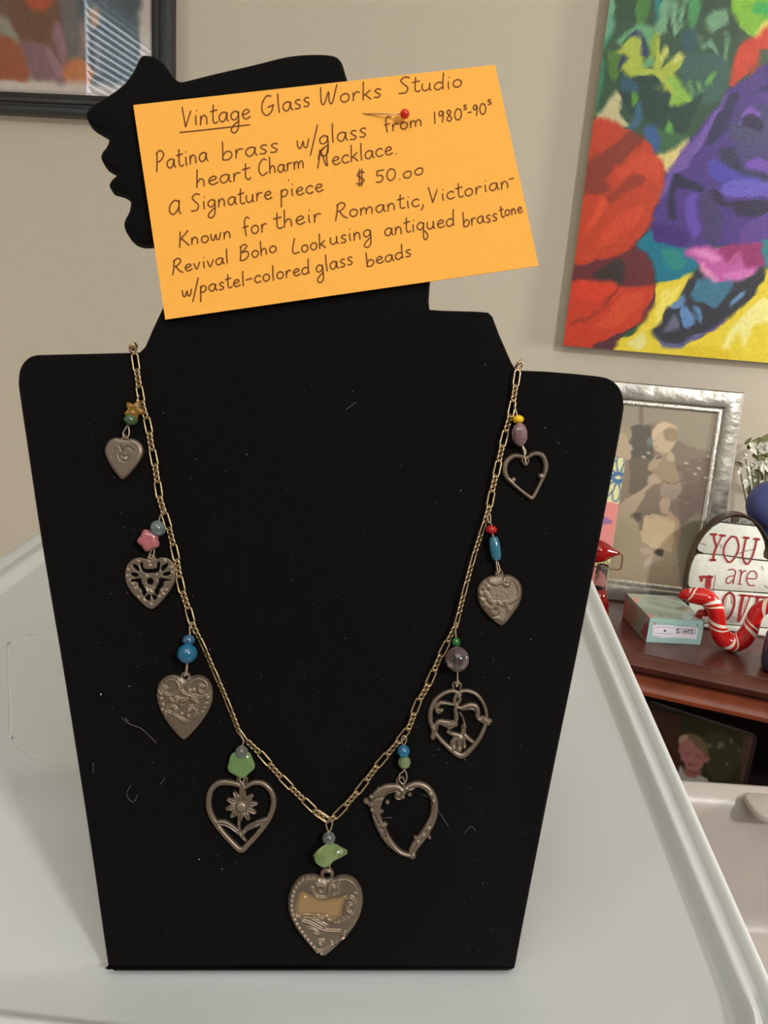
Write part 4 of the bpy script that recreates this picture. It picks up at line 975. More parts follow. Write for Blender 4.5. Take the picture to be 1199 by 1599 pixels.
# ------------------------------------------------------------------ flat art: painted grids (colour per vertex of a real sheet)
def vnoise(h, w, cell, seed):
    r = np.random.default_rng(seed); a = r.random((int(h/cell)+3, int(w/cell)+3))
    y = np.arange(h)/cell; x = np.arange(w)/cell; yi = y.astype(int); xi = x.astype(int); fy = (y-yi)[:, None]; fx = (x-xi)[None]
    fy = fy*fy*(3-2*fy); fx = fx*fx*(3-2*fx)
    A = a[np.ix_(yi, xi)]; B = a[np.ix_(yi, xi+1)]; C_ = a[np.ix_(yi+1, xi)]; D = a[np.ix_(yi+1, xi+1)]
    return (A*(1-fx)+B*fx)*(1-fy)+(C_*(1-fx)+D*fx)*fy
class Art:
    """A rectangular sheet in a plane, painted with polygons and strokes given in photo pixels."""
    def __init__(s, pl, u0, u1, v0, v1, step, base, off=0.0, conv=None):
        s.pl, s.off, s.conv = pl, off, conv
        s.u = np.arange(u0, u1+step*.5, step); s.v = np.arange(v0, v1+step*.5, step)
        s.U, s.V = np.meshgrid(s.u, s.v); s.step = step
        s.C = np.zeros(s.U.shape+(3,)); s.C[:] = base; s.seed = 1
    def uv(s, L):
        L = np.array(L, float)
        if s.conv: L = np.array([s.conv(x, y) for x, y in L])
        return s.pl.pts(L, s.off)
    def inside(s, P):
        x0, y0 = P.min(0); x1, y1 = P.max(0)
        i0, i1 = np.searchsorted(s.v, [y0, y1]); j0, j1 = np.searchsorted(s.u, [x0, x1])
        if i0 >= i1 or j0 >= j1: return None
        X, Y = s.U[i0:i1, j0:j1], s.V[i0:i1, j0:j1]; ins = np.zeros(X.shape, bool)
        for k in range(len(P)):
            (ax, ay), (bx, by) = P[k], P[(k+1) % len(P)]
            if ay == by: continue
            ins ^= ((Y < ay) != (Y < by)) & (X < (bx-ax)*(Y-ay)/(by-ay)+ax)
        return slice(i0, i1), slice(j0, j1), ins
    def fill(s, L, c, sm_=3, a=1.0):
        P = s.uv(L); P = cat(P, sm_, True) if sm_ else P
        r = s.inside(P)
        if r is None: return s
        i, j, m = r; s.seed += 1
        k = RNG.random(3)*8-4
        blk = s.C[i, j]; blk[m] = blk[m]*(1-a)+(np.array(c, float)+k)*a; return s
    def line(s, L, w, c, sm_=4):
        P = s.uv(L); P = cat(P, sm_) if sm_ and len(P) > 2 else P
        mb = MB().ribbon(P, w, 0); 
        for f_ in mb.f:
            r = s.inside(np.array([mb.v[q][:2] for q in f_]))
            if r is not None: s.C[r[0], r[1]][r[2]] = c
        return s
    def ell(s, x, y, rx, ry, c, rot=0, a=1.0):
        t = np.linspace(0, 2*math.pi, 28, endpoint=False); q = math.radians(rot)
        L = [(x+rx*math.cos(k)*math.cos(q)-ry*math.sin(k)*math.sin(q), y+rx*math.cos(k)*math.sin(q)+ry*math.sin(k)*math.cos(q)) for k in t]
        return s.fill(L, c, 0, a)
    def finish(s, name, mat, parent, mw, warp=0.0, cell=8, streak=0.0, blur=0, z=None, label=None, speck=0.0, smear=0, gain=1.0):
        C_ = s.C; h, w = C_.shape[:2]
        if warp:
            dx = ((vnoise(h, w, cell, 5)-.5)+.25*(vnoise(h, w, cell/3, 6)-.5))*2*warp; dy = ((vnoise(h, w, cell, 7)-.5)+.25*(vnoise(h, w, cell/3, 8)-.5))*2*warp
            yy, xx = np.mgrid[0:h, 0:w]; C_ = C_[np.clip((yy+dy).round().astype(int), 0, h-1), np.clip((xx+dx).round().astype(int), 0, w-1)]
        if smear:
            th = vnoise(h, w, 26, 31)*5.2+vnoise(h, w, 9, 32)*1.2; cx_, cy_ = np.cos(th), np.sin(th); yy, xx = np.mgrid[0:h, 0:w]; acc = 0
            jit = (RNG.random((h, w, 1))-.5)*0
            n3 = vnoise(h, w, 1.6, 33)[..., None]-.5; src = C_*(1+.12*n3)+8*n3
            for k in range(-smear, smear+1):
                acc = acc+src[np.clip((yy+cy_*k).round().astype(int), 0, h-1), np.clip((xx+cx_*k).round().astype(int), 0, w-1)]
            C_ = acc/(2*smear+1)
        for _ in range(blur):
            p = np.pad(C_, ((1, 1), (1, 1), (0, 0)), 'edge'); C_ = (p[1:-1, 1:-1]*2+p[:-2, 1:-1]+p[2:, 1:-1]+p[1:-1, :-2]+p[1:-1, 2:])/6
        if streak:
            n1 = vnoise(h, w, 3, 21); n2 = vnoise(h, w, 14, 22); yy, xx = np.mgrid[0:h, 0:w]
            st = np.sin(xx*.9+yy*.25+n2*22)*.5+n1-.5
            C_ = C_*(1+streak*st[..., None])+streak*45*(n2[..., None]-.5)
        if speck: C_ = C_*(1+speck*(RNG.random((h, w, 1))-.5))
        C_ = np.clip(lin(np.clip(C_, 0, 255))*gain, 0, .92)
        z = s.off if z is None else z
        V = np.stack([s.U.ravel(), s.V.ravel(), np.full(s.U.size, z)], 1); idx = np.arange(h*w).reshape(h, w)
        F = np.stack([idx[:-1, :-1], idx[:-1, 1:], idx[1:, 1:], idx[1:, :-1]], -1).reshape(-1, 4).astype(np.int32)
        me = bpy.data.meshes.new(name); me.vertices.add(len(V)); me.vertices.foreach_set('co', V.ravel())
        me.loops.add(F.size); me.loops.foreach_set('vertex_index', F.ravel()); me.polygons.add(len(F))
        me.polygons.foreach_set('loop_start', np.arange(0, F.size, 4, dtype=np.int32)); me.polygons.foreach_set('loop_total', np.full(len(F), 4, np.int32))
        me.update(calc_edges=True)
        ca = me.color_attributes.new('Col', 'FLOAT_COLOR', 'POINT'); q = np.ones((len(V), 4)); q[:, :3] = C_.reshape(-1, 3); ca.data.foreach_set('color', q.ravel())
        return link(name, me, mat, parent, mw, label)

# ------------------------------------------------------------------ big canvas painting on the back wall
WALL = Plane((0, YB, CZ), (1, 0, 0), (0, 0, 1))
PT = .018
PNT = Plane((0, YB-PT, CZ), (1, 0, 0), (0, 0, 1))
bl_ = PNT.h((884, 540)); tl_ = PNT.h((946, 4))
u0, v0 = (bl_[0]+tl_[0])/2, bl_[1]; u1, v1 = u0+.40, v0+.46
paint = empty('canvas_painting', PNT.mat(), 'large unframed canvas painting of a purple skirt, pink sock and dark shoe among orange-red shapes', 'painting')
MB().box(((u0+u1)/2, (v0+v1)/2, -PT/2-.0005), (u1-u0, v1-v0, PT-.001), bev=.001).build('stretcher', M_CANVAS, paint)
A = Art(PNT, u0, u1, v0, v1, .00092, (54, 84, 62), conv=lambda x, y: (860+x/3.537, y/3.537))
A.fill([(290, -300), (360, -300), (350, 140), (300, 300), (280, 450), (250, 600), (240, 640), (200, 640)], (52, 132, 92)).fill([(310, -50), (350, 0), (345, 150), (300, 240)], (110, 168, 130))
A.fill([(350, -100), (520, -100), (500, 110), (400, 120), (360, 80)], (50, 84, 52)).fill([(500, -50), (560, -50), (510, 150), (470, 130)], (70, 130, 60)).fill([(590, -60), (620, -60), (600, 90), (575, 130)], (30, 130, 132))
for L in ([(640, -50), (670, -50), (640, 170), (580, 160)], [(670, 20), (700, 10), (690, 180), (665, 180)], [(740, -50), (765, -50), (720, 150), (700, 150)]): A.fill(L, (115, 166, 130))
A.fill([(780, -60), (870, -60), (800, 130), (770, 190), (760, 150)], (75, 150, 92)).fill([(860, -60), (1050, -60), (1040, 160), (980, 200), (960, 60), (850, 60)], (48, 72, 60)).fill([(880, 70), (960, 50), (970, 130), (900, 180), (870, 130)], (118, 165, 132))
A.fill([(720, 190), (800, 180), (790, 280), (730, 270)], (46, 90, 100)).fill([(810, 170), (850, 240), (900, 220), (930, 350), (890, 260), (840, 280)], (112, 160, 125)).fill([(970, 200), (990, 200), (960, 360), (950, 330)], (112, 160, 125))
A.fill([(700, 300), (860, 300), (980, 340), (980, 480), (880, 580), (800, 560), (720, 420)], (62, 98, 86))
A.fill([(1040, -60), (1500, -60), (1500, 130), (1199, 130), (1100, 210), (1060, 180), (1000, 80)], (128, 190, 52)).fill([(1120, 20), (1250, 40), (1240, 90), (1130, 80)], (60, 168, 80)).fill([(1140, 160), (1240, 90), (1230, 150), (1110, 215)], (226, 220, 115))
A.fill([(1260, 110), (1199, 140), (1110, 210), (1040, 260), (1010, 340), (985, 490), (1040, 440), (1130, 370), (1199, 350), (1500, 300), (1500, 60)], (204, 66, 40)).fill([(1080, 380), (1140, 340), (1160, 290), (1199, 260), (1199, 350), (1100, 430)], (158, 66, 42))
A.fill([(1160, 290), (1199, 262), (1500, 220), (1500, 330), (1199, 360), (1150, 350)], (74, 90, 70))
A.fill([(370, 230), (430, 160), (520, 140), (580, 160), (570, 260), (560, 360), (520, 340), (530, 260), (500, 190), (440, 190), (400, 240)], (106, 165, 122))
A.fill([(430, 200), (480, 175), (515, 250), (520, 300), (500, 305), (480, 220)], (46, 52, 100)).fill([(385, 320), (410, 330), (400, 400), (380, 380)], (46, 52, 100)).fill([(320, 300), (380, 300), (370, 430), (330, 430)], (82, 128, 52))
A.fill([(360, 300), (400, 260), (450, 200), (490, 220), (500, 310), (560, 380), (590, 200), (610, 165), (615, 240), (590, 320), (620, 280), (655, 265), (640, 320), (600, 390), (670, 330), (710, 285), (740, 310), (700, 380), (690, 410), (730, 470), (770, 540), (740, 600), (650, 590), (660, 530), (600, 510), (555, 500), (620, 490), (590, 440), (480, 420), (460, 440), (390, 390), (420, 330)], (172, 190, 72), 2)
A.fill([(590, 330), (650, 265), (655, 280), (610, 340)], (206, 210, 122)).fill([(670, 340), (705, 285), (735, 300), (690, 340)], (206, 210, 122)).fill([(650, 430), (700, 430), (770, 540), (740, 600), (650, 590), (680, 520)], (142, 190, 72)).fill([(540, 280), (580, 180), (600, 220), (560, 330)], (150, 170, 52))
A.fill([(390, 400), (450, 430), (560, 420), (600, 460), (630, 490), (560, 500), (660, 520), (660, 600), (780, 560), (830, 530), (800, 620), (760, 720), (700, 760), (600, 720), (500, 640), (440, 640), (400, 560), (380, 450)], (40, 66, 58))
A.fill([(390, 420), (470, 460), (480, 520), (400, 500)], (48, 88, 108)).fill([(440, 520), (490, 530), (460, 590)], (82, 150, 60)).fill([(590, 700), (700, 740), (780, 740), (700, 800), (620, 840), (590, 830)], (60, 108, 72)).fill([(640, 660), (660, 700), (650, 740), (630, 720)], (96, 165, 72))
A.fill([(470, 600), (500, 560), (500, 700), (440, 720)], (62, 102, 130)).fill([(510, 710), (590, 700), (590, 850), (530, 780)], (56, 98, 150))
for L in ([(770, 440), (785, 440), (780, 530), (760, 530)], [(815, 450), (830, 450), (830, 520), (812, 520)], [(860, 440), (905, 390), (910, 410), (870, 470)]): A.fill(L, (108, 165, 84))
A.fill([(370, 500), (400, 540), (390, 640), (435, 680), (425, 700), (320, 670), (240, 668), (290, 600), (330, 540)], (202, 194, 146)).fill([(590, 840), (650, 840), (770, 755), (760, 800), (690, 880), (630, 950), (600, 900)], (220, 206, 134))
# ground, teal, orange-red balls
A.fill([(280, 1910), (440, 1860), (500, 1790), (560, 1690), (590, 1570), (640, 1540), (760, 1510), (1199, 1480), (1600, 1400), (1600, 2130), (1199, 2130), (200, 2050)], (232, 212, 62))
A.fill([(980, 1840), (1100, 1700), (1199, 1640), (1199, 1760), (1120, 1810), (1080, 1920), (1040, 1830), (990, 1900), (960, 1950)], (240, 230, 150)).fill([(420, 1900), (500, 1840), (530, 1800), (510, 1920)], (238, 226, 140)).fill([(700, 1960), (900, 1900), (1000, 1960), (900, 2000)], (222, 198, 48)).fill([(600, 1640), (660, 1590), (720, 1560), (620, 1720), (570, 1800)], (240, 226, 110))
A.fill([(480, 1340), (560, 1240), (600, 1330), (740, 1370), (810, 1460), (760, 1510), (640, 1545), (590, 1570), (560, 1450)], (22, 122, 142)).fill([(620, 1380), (740, 1400), (740, 1490), (660, 1490)], (40, 135, 130)).fill([(1140, 1330), (1199, 1310), (1600, 1300), (1600, 1440), (1199, 1480), (1150, 1400)], (60, 130, 142))
A.fill([(235, 660), (330, 670), (430, 710), (520, 770), (590, 860), (625, 950), (620, 1060), (600, 1130), (560, 1230), (480, 1340), (400, 1400), (300, 1440), (100, 1490), (120, 1300), (150, 1060), (180, 800)], (196, 66, 36))
A.fill([(200, 880), (300, 840), (400, 740), (440, 720), (520, 780), (430, 850), (330, 960), (300, 1000), (330, 1060), (220, 1070), (150, 1050)], (142, 54, 40)).fill([(430, 980), (500, 960), (520, 1010), (420, 1060), (330, 1130), (290, 1100), (350, 1050)], (158, 54, 36))
A.fill([(240, 1150), (290, 1080), (310, 1120), (240, 1230), (180, 1280)], (220, 82, 42)).fill([(350, 920), (560, 850), (600, 960), (560, 1010), (480, 960), (380, 990)], (208, 74, 40)).fill([(330, 1230), (480, 1130), (520, 1180), (380, 1310), (250, 1370)], (212, 76, 40))
A.fill([(100, 1480), (300, 1430), (400, 1390), (480, 1330), (560, 1220), (590, 1100), (610, 1180), (560, 1260), (480, 1350), (540, 1400), (570, 1450), (580, 1560), (570, 1600), (480, 1600), (380, 1605), (360, 1560), (250, 1550), (90, 1570)], (108, 46, 52))
A.fill([(240, 1520), (330, 1450), (400, 1440), (420, 1500), (400, 1590), (370, 1580), (360, 1550), (280, 1545)], (62, 52, 46))
A.fill([(80, 1560), (250, 1545), (340, 1550), (400, 1590), (480, 1590), (572, 1585), (560, 1680), (500, 1780), (400, 1850), (300, 1900), (230, 1925), (40, 1940), (60, 1880), (90, 1650)], (198, 62, 36))
A.fill([(130, 1570), (330, 1560), (360, 1600), (280, 1660), (160, 1650)], (214, 66, 40)).fill([(400, 1640), (500, 1610), (510, 1670), (400, 1780), (250, 1810), (330, 1720)], (212, 76, 46)).line([(110, 1785), (230, 1735), (320, 1665), (380, 1590)], .003, (140, 48, 36))
A.fill([(577, 1600), (560, 1700), (490, 1790), (400, 1860), (330, 1935), (220, 1945), (240, 1905), (330, 1860), (430, 1830), (500, 1760), (550, 1660)], (92, 46, 62))
# purple skirt
A.fill([(985, 495), (1100, 420), (1199, 350), (1600, 250), (1600, 1250), (1199, 1310), (1150, 1330), (1000, 1350), (850, 1370), (740, 1375), (600, 1340), (560, 1250), (600, 1100), (630, 960), (700, 860), (830, 700), (940, 560)], (76, 56, 132))
A.fill([(1060, 600), (1500, 600), (1500, 900), (1100, 900), (1000, 780)], (72, 66, 122)).fill([(1199, 380), (1500, 330), (1500, 560), (1240, 520)], (66, 50, 126)).fill([(1160, 480), (1260, 440), (1250, 500), (1170, 500)], (48, 42, 92))
A.fill([(940, 560), (980, 515), (900, 700), (800, 850), (750, 920), (700, 960), (640, 1060), (600, 1080), (640, 960), (700, 870), (830, 730)], (118, 86, 172))
A.fill([(980, 530), (1040, 540), (1000, 640), (920, 780), (850, 800), (900, 680)], (50, 45, 86)).fill([(1060, 650), (1199, 700), (1199, 800), (1000, 780), (980, 700)], (70, 70, 116))
A.fill([(1100, 590), (1160, 640), (1130, 660), (1040, 680)], (128, 90, 190)).fill([(1060, 640), (1130, 640), (1170, 700), (1130, 730), (1070, 690)], (46, 42, 78)).fill([(1090, 880), (1199, 900), (1240, 1000), (1100, 970)], (112, 78, 182))
A.fill([(900, 880), (1060, 950), (1199, 1010), (1240, 1080), (970, 1070), (940, 1000), (880, 960)], (80, 72, 172)).fill([(980, 1010), (1240, 1010), (1240, 1080), (960, 1080)], (108, 88, 192))
A.fill([(680, 960), (760, 1000), (840, 1030), (820, 1060), (700, 1040), (690, 1200), (650, 1200), (660, 1080)], (46, 42, 76)).fill([(870, 1040), (930, 1070), (1000, 1110), (1240, 1100), (1240, 1160), (1060, 1200), (1000, 1140), (930, 1120)], (44, 40, 72)).fill([(930, 820), (1000, 830), (1080, 920), (1240, 980), (1190, 1000), (1060, 960), (960, 900)], (48, 46, 80))
A.fill([(760, 1080), (810, 1070), (800, 1200), (820, 1290), (780, 1310), (740, 1150)], (102, 76, 176)).fill([(830, 1080), (880, 1060), (960, 1200), (930, 1340), (860, 1330), (820, 1180)], (64, 64, 110)).fill([(1060, 1250), (1240, 1160), (1240, 1290), (1050, 1330)], (96, 66, 152)).fill([(600, 1230), (700, 1260), (760, 1330), (720, 1365), (600, 1335), (570, 1260)], (70, 44, 120))
# sock and shoe
A.fill([(800, 1500), (830, 1480), (860, 1530), (910, 1560), (990, 1560), (1060, 1545), (1150, 1450), (1185, 1450), (1170, 1560), (1100, 1650), (1000, 1740), (880, 1830), (800, 1880), (700, 1915), (620, 1905), (570, 1840), (575, 1810), (640, 1700), (730, 1600)], (52, 56, 70))
A.fill([(840, 1540), (1000, 1570), (930, 1680), (890, 1700), (830, 1660), (780, 1640), (800, 1580)], (70, 120, 145)).fill([(720, 1690), (760, 1700), (790, 1790), (740, 1820), (715, 1760)], (95, 142, 190)).fill([(650, 1680), (730, 1620), (730, 1680), (680, 1710)], (98, 140, 185)).fill([(990, 1670), (1060, 1600), (1070, 1620), (980, 1710)], (98, 142, 180)).fill([(780, 1680), (830, 1700), (840, 1790), (800, 1750)], (90, 130, 172))
A.fill([(570, 1810), (620, 1880), (720, 1895), (800, 1850), (870, 1820), (800, 1885), (700, 1920), (620, 1910)], (94, 100, 150)).fill([(640, 1770), (690, 1750), (700, 1810), (630, 1830)], (100, 105, 130)).fill([(870, 1830), (1000, 1740), (930, 1810)], (90, 72, 140))
A.fill([(745, 1380), (930, 1370), (1060, 1340), (1170, 1330), (1150, 1380), (1185, 1450), (1130, 1480), (1060, 1540), (990, 1555), (910, 1560), (860, 1530), (820, 1470)], (196, 98, 166)).fill([(930, 1370), (1170, 1330), (1150, 1380), (1185, 1450), (1080, 1470), (1040, 1400), (980, 1430)], (152, 52, 112))
A.fill([(820, 1460), (850, 1465), (920, 1550), (900, 1560), (860, 1530)], (226, 142, 196)).fill([(760, 1385), (900, 1400), (940, 1420), (880, 1450)], (226, 142, 196)).fill([(960, 1520), (1100, 1480), (1150, 1470), (1060, 1550), (970, 1555)], (210, 120, 190)).fill([(960, 1440), (1040, 1400), (1060, 1440), (1000, 1470)], (186, 90, 156))
M_PAINT = art_mat('oil_paint', .42, .4, bump=(420, .22, .0008))
A.finish('painted_canvas', M_PAINT, paint, None, warp=3.2, cell=14, streak=.02, blur=0, z=.0003, smear=3, gain=.88)

# ------------------------------------------------------------------ framed picture, top left
FR = .022
FP = Plane((0, YB-FR, CZ), (1, 0, 0), (0, 0, 1))
ob = FP.h((264, 60))[0]; ib = FP.h((232, 60))[0]; by_o = FP.h((60, 178))[1]; by_i = FP.h((60, 145))[1]
fw_ = (ob-ib+by_i-by_o)/2
L0, R0, B0, T0 = ob-.36, ob, by_o, by_o+.46
pic = empty('framed_picture', FP.mat(), 'black framed picture behind glass with white mat, top left on the wall', 'picture')
pf = [(0, -FR+.001), (0, -.004), (.004, 0), (.009, 0), (.011, -.0035), (.013, -.0035), (.015, -.001), (.019, -.001), (.021, -.004), (fw_, -.006), (fw_, -FR+.004)]
def moulding(name, x0, y0, x1, y1, prof, mat, parent, **kw):
    cs = [(x0, y0), (x1, y0), (x1, y1), (x0, y1)]; ins = [(1, 1), (-1, 1), (-1, -1), (1, -1)]
    for k in range(4):
        a, b = cs[k], cs[(k+1) % 4]; ia, ib_ = ins[k], ins[(k+1) % 4]; vs = []; n = len(prof)
        for d, z in prof: vs += [(a[0]+ia[0]*d, a[1]+ia[1]*d, z), (b[0]+ib_[0]*d, b[1]+ib_[1]*d, z)]
        fs = [(2*i, 2*i+1, 2*i+3, 2*i+2) for i in range(n-1)]
        fs.append((2*n-2, 2*n-1, 1, 0)); fs.append(tuple(2*i for i in range(n))); fs.append(tuple(2*i+1 for i in range(n))[::-1])
        MB().add(vs, fs).build(name, mat, parent, angle=30, **kw)
moulding('frame_rail', L0, B0, R0, T0, pf, M_BLACKF, pic)
MB().box(((L0+R0)/2, (B0+T0)/2, -FR+.004), (R0-L0-.006, T0-B0-.006, .004)).build('backing', M_CANVAS, pic)
Z3 = lambda x, y: (x/4.282, y/4.282)
A = Art(FP, L0+fw_-.002, R0-fw_+.002, B0+fw_-.002, T0-fw_+.002, .0014, (196, 192, 182), off=-.012, conv=Z3)
A.fill([(-700, -900), (935, -900), (935, 565), (10, 545), (-700, 530)], (112, 92, 82), 0)
A.fill([(30, -100), (200, -300), (380, -100), (400, 180), (280, 300), (130, 260)], (112, 86, 66)).fill([(400, -300), (535, -300), (535, 390), (450, 400), (420, 200)], (108, 106, 106)).fill([(535, -300), (935, -300), (935, 560), (620, 560), (535, 400)], (84, 92, 94), 0)
A.fill([(0, 80), (130, 280), (240, 540), (180, 540), (150, 350), (90, 270), (-80, 200)], (150, 140, 130)).fill([(-60, 250), (90, 270), (160, 360), (190, 540), (-60, 538)], (152, 92, 62)).fill([(130, 280), (300, 300), (420, 545), (235, 545), (180, 400)], (132, 102, 112))
A.ell(265, 10, 82, 78, (176, 88, 56)).ell(525, 490, 108, 95, (186, 124, 80)).fill([(350, 170), (410, 180), (440, 400), (400, 430)], (152, 112, 122)).fill([(590, 60), (640, 40), (665, 120), (640, 180), (600, 160)], (176, 144, 112)).fill([(540, 120), (580, 200), (590, 320), (545, 400)], (140, 116, 112)).fill([(650, 200), (680, 480), (640, 480)], (130, 130, 128)).fill([(280, 290), (420, 470), (380, 520)], (150, 116, 128))
A.fill([(935, -900), (1000, -900), (1000, 700), (-700, 700), (-700, 530), (10, 545), (935, 565)], (196, 192, 182), 0)
A.finish('artwork', art_mat('print_paper', .7, .2), pic, None, warp=2, cell=10, streak=.02, blur=3, z=-.012, smear=3, gain=1.0)
MB().box(((L0+R0)/2, (B0+T0)/2, -.009), (R0-L0-2*fw_+.006, T0-B0-2*fw_+.006, .002)).build('glass_pane', M_PANE, pic)

# ------------------------------------------------------------------ bookcase
BZ = CZ-.345
s0, s1 = onz(981, 1035, BZ-.006), onz(1199, 1081, BZ-.006)
bd_ = (s1-s0)[:2]; bd_ /= np.linalg.norm(bd_); bx = np.array([bd_[0], bd_[1], 0]); byv = np.array([-bd_[1], bd_[0], 0])
mB = Matrix.Identity(4)
for i in range(3): mB[i][0], mB[i][1], mB[i][2], mB[i][3] = bx[i], byv[i], (0, 0, 1)[i], s0[i] if i < 2 else 0
book = empty('bookcase', mB, 'dark cherry wood bookcase with moulded top edge and open shelf, right of the bust', 'bookcase')
BL, BR, BD = -.14, .56, .225
MB().box(((BL+BR)/2, BD/2+.012, BZ-.009), (BR-BL, BD-.012, .018), bev=.0005).build('top_board', M_WOOD, book)
def hmould(name, prof, mat, x0=BL, x1=BR):   # profile (depth, height) run along the front
    n = len(prof); vs = []
    for d, z in prof: vs += [(x0, d, z), (x1, d, z)]
    fs = [(2*i, 2*i+1, 2*i+3, 2*i+2) for i in range(n-1)]+[(2*n-2, 2*n-1, 1, 0)]
    fs += [tuple(2*i for i in range(n))[::-1], tuple(2*i+1 for i in range(n))]
    MB().add(vs, fs).build(name, mat, book, angle=40)
hmould('edge_moulding', [(.0255, BZ-.0004), (.012, BZ-.0014), (.004, BZ-.0035), (0, BZ-.0075), (0, BZ-.011), (.004, BZ-.016), (.013, BZ-.020), (.0255, BZ-.021)], M_WOOD)
hmould('cove_moulding', [(.0262, BZ-.0192), (.0135, BZ-.0215), (.0125, BZ-.030), (.011, BZ-.035), (.0075, BZ-.0385), (.0075, BZ-.0425), (.011, BZ-.045), (.0262, BZ-.046)], M_WOOD2)
hmould('dark_strip', [(.0262, BZ-.046), (.024, BZ-.046), (.024, BZ-.050), (.0262, BZ-.050)], M_DARK)  # thin dark strip below the cove moulding
for x in (BL+.012, BR-.012): MB().box((x, BD/2+.02, (BZ-.02)/2), (.022, BD-.03, BZ-.022), bev=.001).build('side_panel', M_WOOD, book)
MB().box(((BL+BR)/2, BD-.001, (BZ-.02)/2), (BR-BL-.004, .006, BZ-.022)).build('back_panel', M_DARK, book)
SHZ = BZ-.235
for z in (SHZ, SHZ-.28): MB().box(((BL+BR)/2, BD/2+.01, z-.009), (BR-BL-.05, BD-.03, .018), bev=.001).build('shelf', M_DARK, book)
MB().box(((BL+BR)/2, BD/2+.02, .04), (BR-BL, BD-.03, .08), bev=.002).build('plinth', M_WOOD, book)

# framed snapshot of a boy, leaning on the open shelf
zt = BZ-.068
p0, p1 = onz(1018, 1094, zt), onz(1184, 1149, zt)
dxy = (p1-p0); dxy /= np.linalg.norm(dxy)
nb = np.array([-dxy[1], dxy[0], 0]); SNP = Plane(p0, dxy, np.array([0, 0, 1.0])*math.cos(.12)+nb*math.sin(.12))
wS = float(np.linalg.norm(p1-p0)); hS = (zt-SHZ)/math.cos(.12)-.006
snap = empty('photo_frame', SNP.mat(), 'clear framed snapshot of a smiling blond boy, inside the dark bookcase shelf', 'photo')
MB().prism([(p[0], p[1]) for p in rrect(-.006, -hS, wS, 0, .008)], -.007, -.0012, bev=.0012).build('acrylic_block', pm('dark_acrylic', (46, 34, 30), .2), snap, angle=40)
zb = lambda x, y: (1050+x/7.993, 1140+y/7.993)
A = Art(SNP, -.002, wS-.004, -hS+.004, -.004, .00075, (62, 60, 38), off=-.001, conv=zb)
A.fill([(-300, -500), (60, -500), (80, 700), (-300, 700)], (80, 56, 44)).fill([(880, 100), (1060, 100), (1020, 700), (860, 700)], (96, 72, 62)).fill([(400, 40), (700, 60), (850, 300), (700, 600), (450, 560)], (76, 78, 48))
for x, y, r_ in ((460, 190, 26), (600, 190, 40), (670, 410, 18), (970, 150, 14), (1040, 110, 12), (740, 140, 18), (820, 260, 14)): A.ell(x, y, r_, r_*1.1, (126, 128, 98))
A.fill([(70, 470), (110, 450), (170, 560), (420, 600), (420, 900), (20, 900), (60, 600)], (200, 196, 190)).fill([(150, 440), (340, 480), (350, 560), (260, 600), (160, 560)], (176, 112, 104))
A.fill([(85, 180), (110, 110), (200, 90), (330, 150), (390, 290), (400, 400), (350, 480), (260, 510), (190, 490), (130, 400), (80, 270)], (196, 134, 128)).ell(430, 370, 30, 50, (190, 124, 116), 20)
A.fill([(90, 190), (90, 90), (150, 50), (260, 50), (380, 110), (440, 250), (420, 330), (370, 280), (300, 200), (230, 130), (140, 130)], (138, 112, 84)).fill([(90, 170), (95, 95), (150, 55), (200, 90), (160, 130)], (206, 180, 148))
A.line([(150, 290), (215, 300)], .0012, (136, 82, 80), 0).line([(290, 320), (360, 330)], .0012, (136, 82, 80), 0).line([(180, 410), (240, 440), (310, 425)], .0014, (150, 78, 76)).ell(235, 360, 16, 22, (208, 148, 138)).line([(200, 500), (270, 520), (340, 490)], .0012, (120, 74, 62))
A.finish('snapshot', art_mat('snapshot_print', .25, .5), snap, None, warp=1.2, cell=6, blur=4, speck=.12, z=-.001, gain=.55)

# pewter photo frame with the sepia picture
SLN = math.radians(9)
b0_ = onz(1000, 944, BZ); SV = Plane((b0_[0], b0_[1], BZ+.0005), (1, 0, 0), np.array([0, math.sin(SLN), math.cos(SLN)]))
tr = SV.h((1163.5, 613)); ir = SV.h((1131, 720))
sil = empty('photo_frame', SV.mat(), 'hammered pewter photo frame holding a sepia picture of a woman and small boy', 'photo frame')
SW, SH = .205, tr[1]; rw = .0215
x0, x1 = tr[0]-SW, tr[0]
moulding('frame_rail', x0, .0, x1, SH, [(0, -.012), (0, -.001), (.0018, .0008), (.010, .0022), (.0195, .0008), (rw, -.001), (rw, -.012)], M_PEWTER, sil)
moulding('inner_bead', x0+rw, rw, x1-rw, SH-rw, [(0, -.010), (0, -.0018), (.001, -.0008), (.004, -.0008), (.006, -.0026), (.006, -.010)], M_SILVER, sil)
MB().box(((x0+x1)/2, SH/2, -.0125), (SW-.004, SH-.004, .004), bev=.001).build('backing', M_DARK, sil)
lb_ = np.array([0, .15*math.cos(.5), 0])
MB().box(((x0+x1)/2, .080, -.034), (.05, .16, .003), rotm(math.radians(-16), 0, 0)).build('easel_strut', M_DARK, sil)
Z6 = lambda x, y: (900+x/4.01, 580+y/4.01)
A = Art(SV, x0+rw+.005, x1-rw-.005, rw+.005, SH-rw-.005, .0008, (128, 115, 100), off=-.004, conv=Z6)
A.fill([(100, 150), (930, 150), (930, 480), (700, 470), (500, 330), (340, 350), (100, 400)], (146, 133, 117)).fill([(330, 350), (470, 350), (470, 570), (330, 570), (300, 470)], (96, 86, 80)).ell(405, 260, 14, 70, (122, 110, 97)).ell(460, 440, 26, 30, (112, 118, 124))
